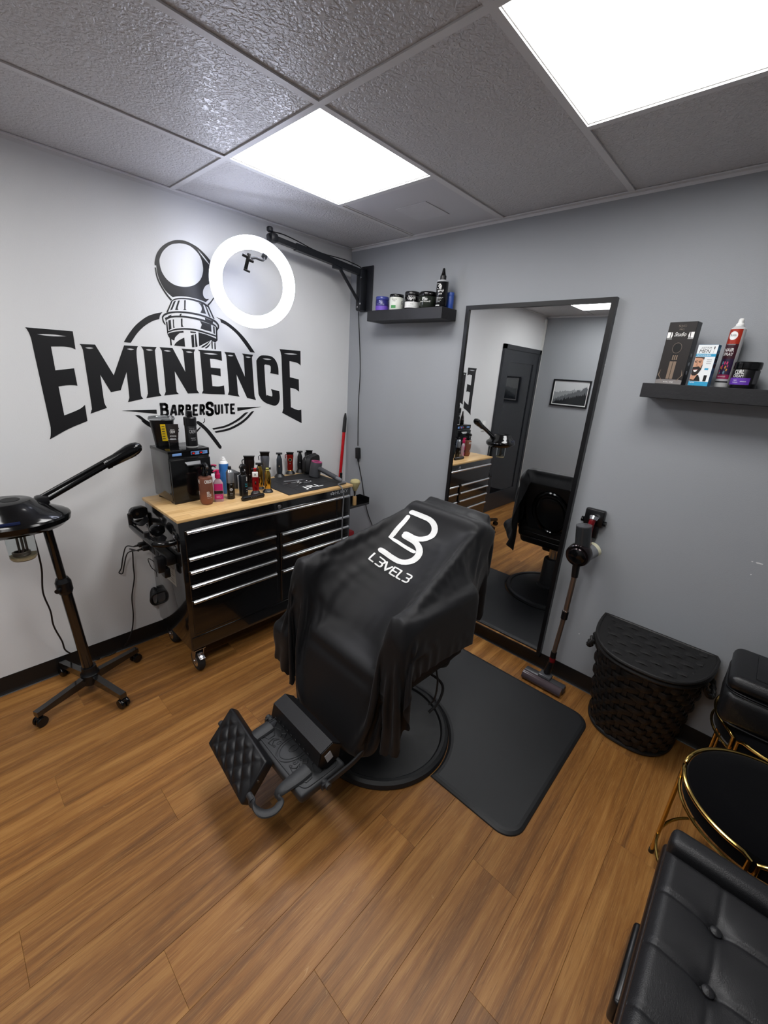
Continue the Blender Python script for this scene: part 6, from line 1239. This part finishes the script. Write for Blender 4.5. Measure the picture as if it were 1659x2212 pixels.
# ------------------------------------------------------------------ gold stools with black velvet seats, case on the far one
VELVET = M('black_velvet', '050507', 1, spec=.1, sheen=.03, bump=.3, bs=700)
def stool(cx, cy, lab, a0):
    t = thing('vanity_stool', lab, 'stool', (cx, cy, 0), 0, 'gold framed velvet stools'); R_, zt_ = .215, .465
    B().lathe([(R_-.012, zt_-.075), (R_-.004, zt_-.07), (R_-.002, zt_-.03), (R_-.006, zt_-.008), (R_-.03, zt_+.006), (R_*.6, zt_+.014), (.0, zt_+.016)], 48).part('seat', VELVET, t)
    for k in range(4):
        a = a0+PI*k/2; gap = .045; P_ = []
        leg0, leg1 = a+gap, a+PI/2-gap; rr = R_+.004
        P_ += [(rr*math.cos(leg0), rr*math.sin(leg0), .012), (rr*math.cos(leg0), rr*math.sin(leg0), zt_-.05)]
        for i in range(19):
            b = leg0+(leg1-leg0)*i/18; zz = zt_-.012 if 1 <= i <= 17 else zt_-.022; P_.append((rr*math.cos(b), rr*math.sin(b), zz))
        P_ += [(rr*math.cos(leg1), rr*math.sin(leg1), zt_-.05), (rr*math.cos(leg1), rr*math.sin(leg1), .012)]
        B().tube(P_, .0065, 10).part('hoop_leg', GOLD, t)
        for b in (leg0, leg1): B().cyl((rr*math.cos(b), rr*math.sin(b), 0), (rr*math.cos(b), rr*math.sin(b), .014), .009, n=12).part('foot', BLK_SATIN, t)
    B().tube([((R_+.002)*math.cos(2*PI*i/48), (R_+.002)*math.sin(2*PI*i/48), zt_-.078) for i in range(48)], .005, 8, closed=True).part('seat_ring', GOLD, t)
    B().tube([((R_+.004)*math.cos(2*PI*i/48), (R_+.004)*math.sin(2*PI*i/48), .1) for i in range(48)], .0055, 8, closed=True).part('base_ring', GOLD, t)
stool(2.788, -.722, 'gold framed stool with bare black velvet seat, nearer the bench', math.radians(174)); stool(2.83, -.268, 'gold framed stool under the black vanity case', math.radians(230))
zc = .481; t = thing('vanity_case', 'black vanity case standing on the far gold stool', 'case', (2.83, -.3, zc)); LEA = M('black_soft_leather', '131315', .35, bump=.3, bs=350)
B().rbox((0, 0, .07), (.44, .27, .14), .035, 4).part('case_body', LEA, t); B().rbox((0, 0, .176), (.444, .274, .062), .03, 4).part('case_lid', LEA, t); B().rbox((.02, 0, .208), (.34, .19, .008), .004).part('lid_panel', LEA, t)
for z in (.139, .147): B().tube([(x, y, z) for x, y in superell(.442, .272, 48, 7)], .003, 6, closed=True).part('zipper', BLK_SATIN, t)
B().tube([(x, y, .004) for x, y in superell(.42, .25, 48, 7)], .004, 6, closed=True).part('piping', LEA, t)

# ------------------------------------------------------------------ tufted bench, lower right
bz = .5; bx0, bx1, by1, by0 = 2.577, 3.2, -1.05, -2.15
bn = thing('tufted_bench', 'black faux leather tufted bench in the lower right corner', 'bench', ((bx0+bx1)/2, (by0+by1)/2, 0)); FAUX = M('black_faux_leather', '1c1c1e', .42, bump=.35, bs=420, var=.08)
rows = [-1.243-.1372*k for k in range(7)]; colx = [bx0+.121+.242*k for k in range(3)]
def bench_h(x, y):
    z = 0.0
    for ry in rows: z -= .0055*math.exp(-((y-ry)/.006)**2)
    for cx in colx: z -= .002*math.exp(-((x-cx)/.005)**2)
    for ry in rows[:6]:
        for cx in colx: d2_ = (x-cx)**2+(y-ry)**2; z -= .016*math.exp(-d2_/.00035)+.008*math.exp(-d2_/.003)
    e = min(x-bx0, bx1-x, by1-.068-y+.0, y-by0); z -= .02*max(0, 1-e/.025)**2
    return z
yE = by1-.066
cu_ = B().grid(lambda u, v: Vector((bx0+(bx1-bx0)*u, by0+(yE-by0)*v, bz+bench_h(bx0+(bx1-bx0)*u, by0+(yE-by0)*v))), 150, 240)
cu_.bb(bx0+.001, bx1-.001, by0+.001, yE-.001, bz-.06, bz-.022); cush = cu_.part('seat_cushion', FAUX, bn, 60, world=True)
for ry in rows[:6]:
    for cx in colx: B().lathe([(.012, 0), (.0115, .004), (.008, .007), (.0, .0085)], 16, (cx, ry, bz-.019)).part('button', FAUX, cush, world=True)
B().rbox(((bx0+bx1)/2, by1-.032, bz-.02), (bx1-bx0, .064, .075), .02, 4).part('end_bolster', FAUX, bn, world=True)
DB = M('dark_brown_panel', '1d1512', .4, bump=.2, bs=200)
B().rbox(((bx0+bx1)/2, (by0+by1)/2, bz-.085), (bx1-bx0+.012, by1-by0, .05), .012, 3).part('seat_rail', DB, bn, world=True)
B().rbox(((bx0+bx1)/2, (by0+by1)/2-.02, .25), (bx1-bx0-.04, by1-by0-.1, .33), .02, 3).part('bench_box', DB, bn, world=True)
B().rbox((bx0-.006, by1-.33, bz-.15), (.022, .2, .08), .01, 3).part('side_grip', BLK_SATIN, bn, world=True)
for x in (bx0+.06, bx1-.06):
    for y in (by0+.08, by1-.1): B().cyl((x, y, 0), (x, y, .1), .02, .026, 16).part('leg', BLK_SATIN, bn, world=True)
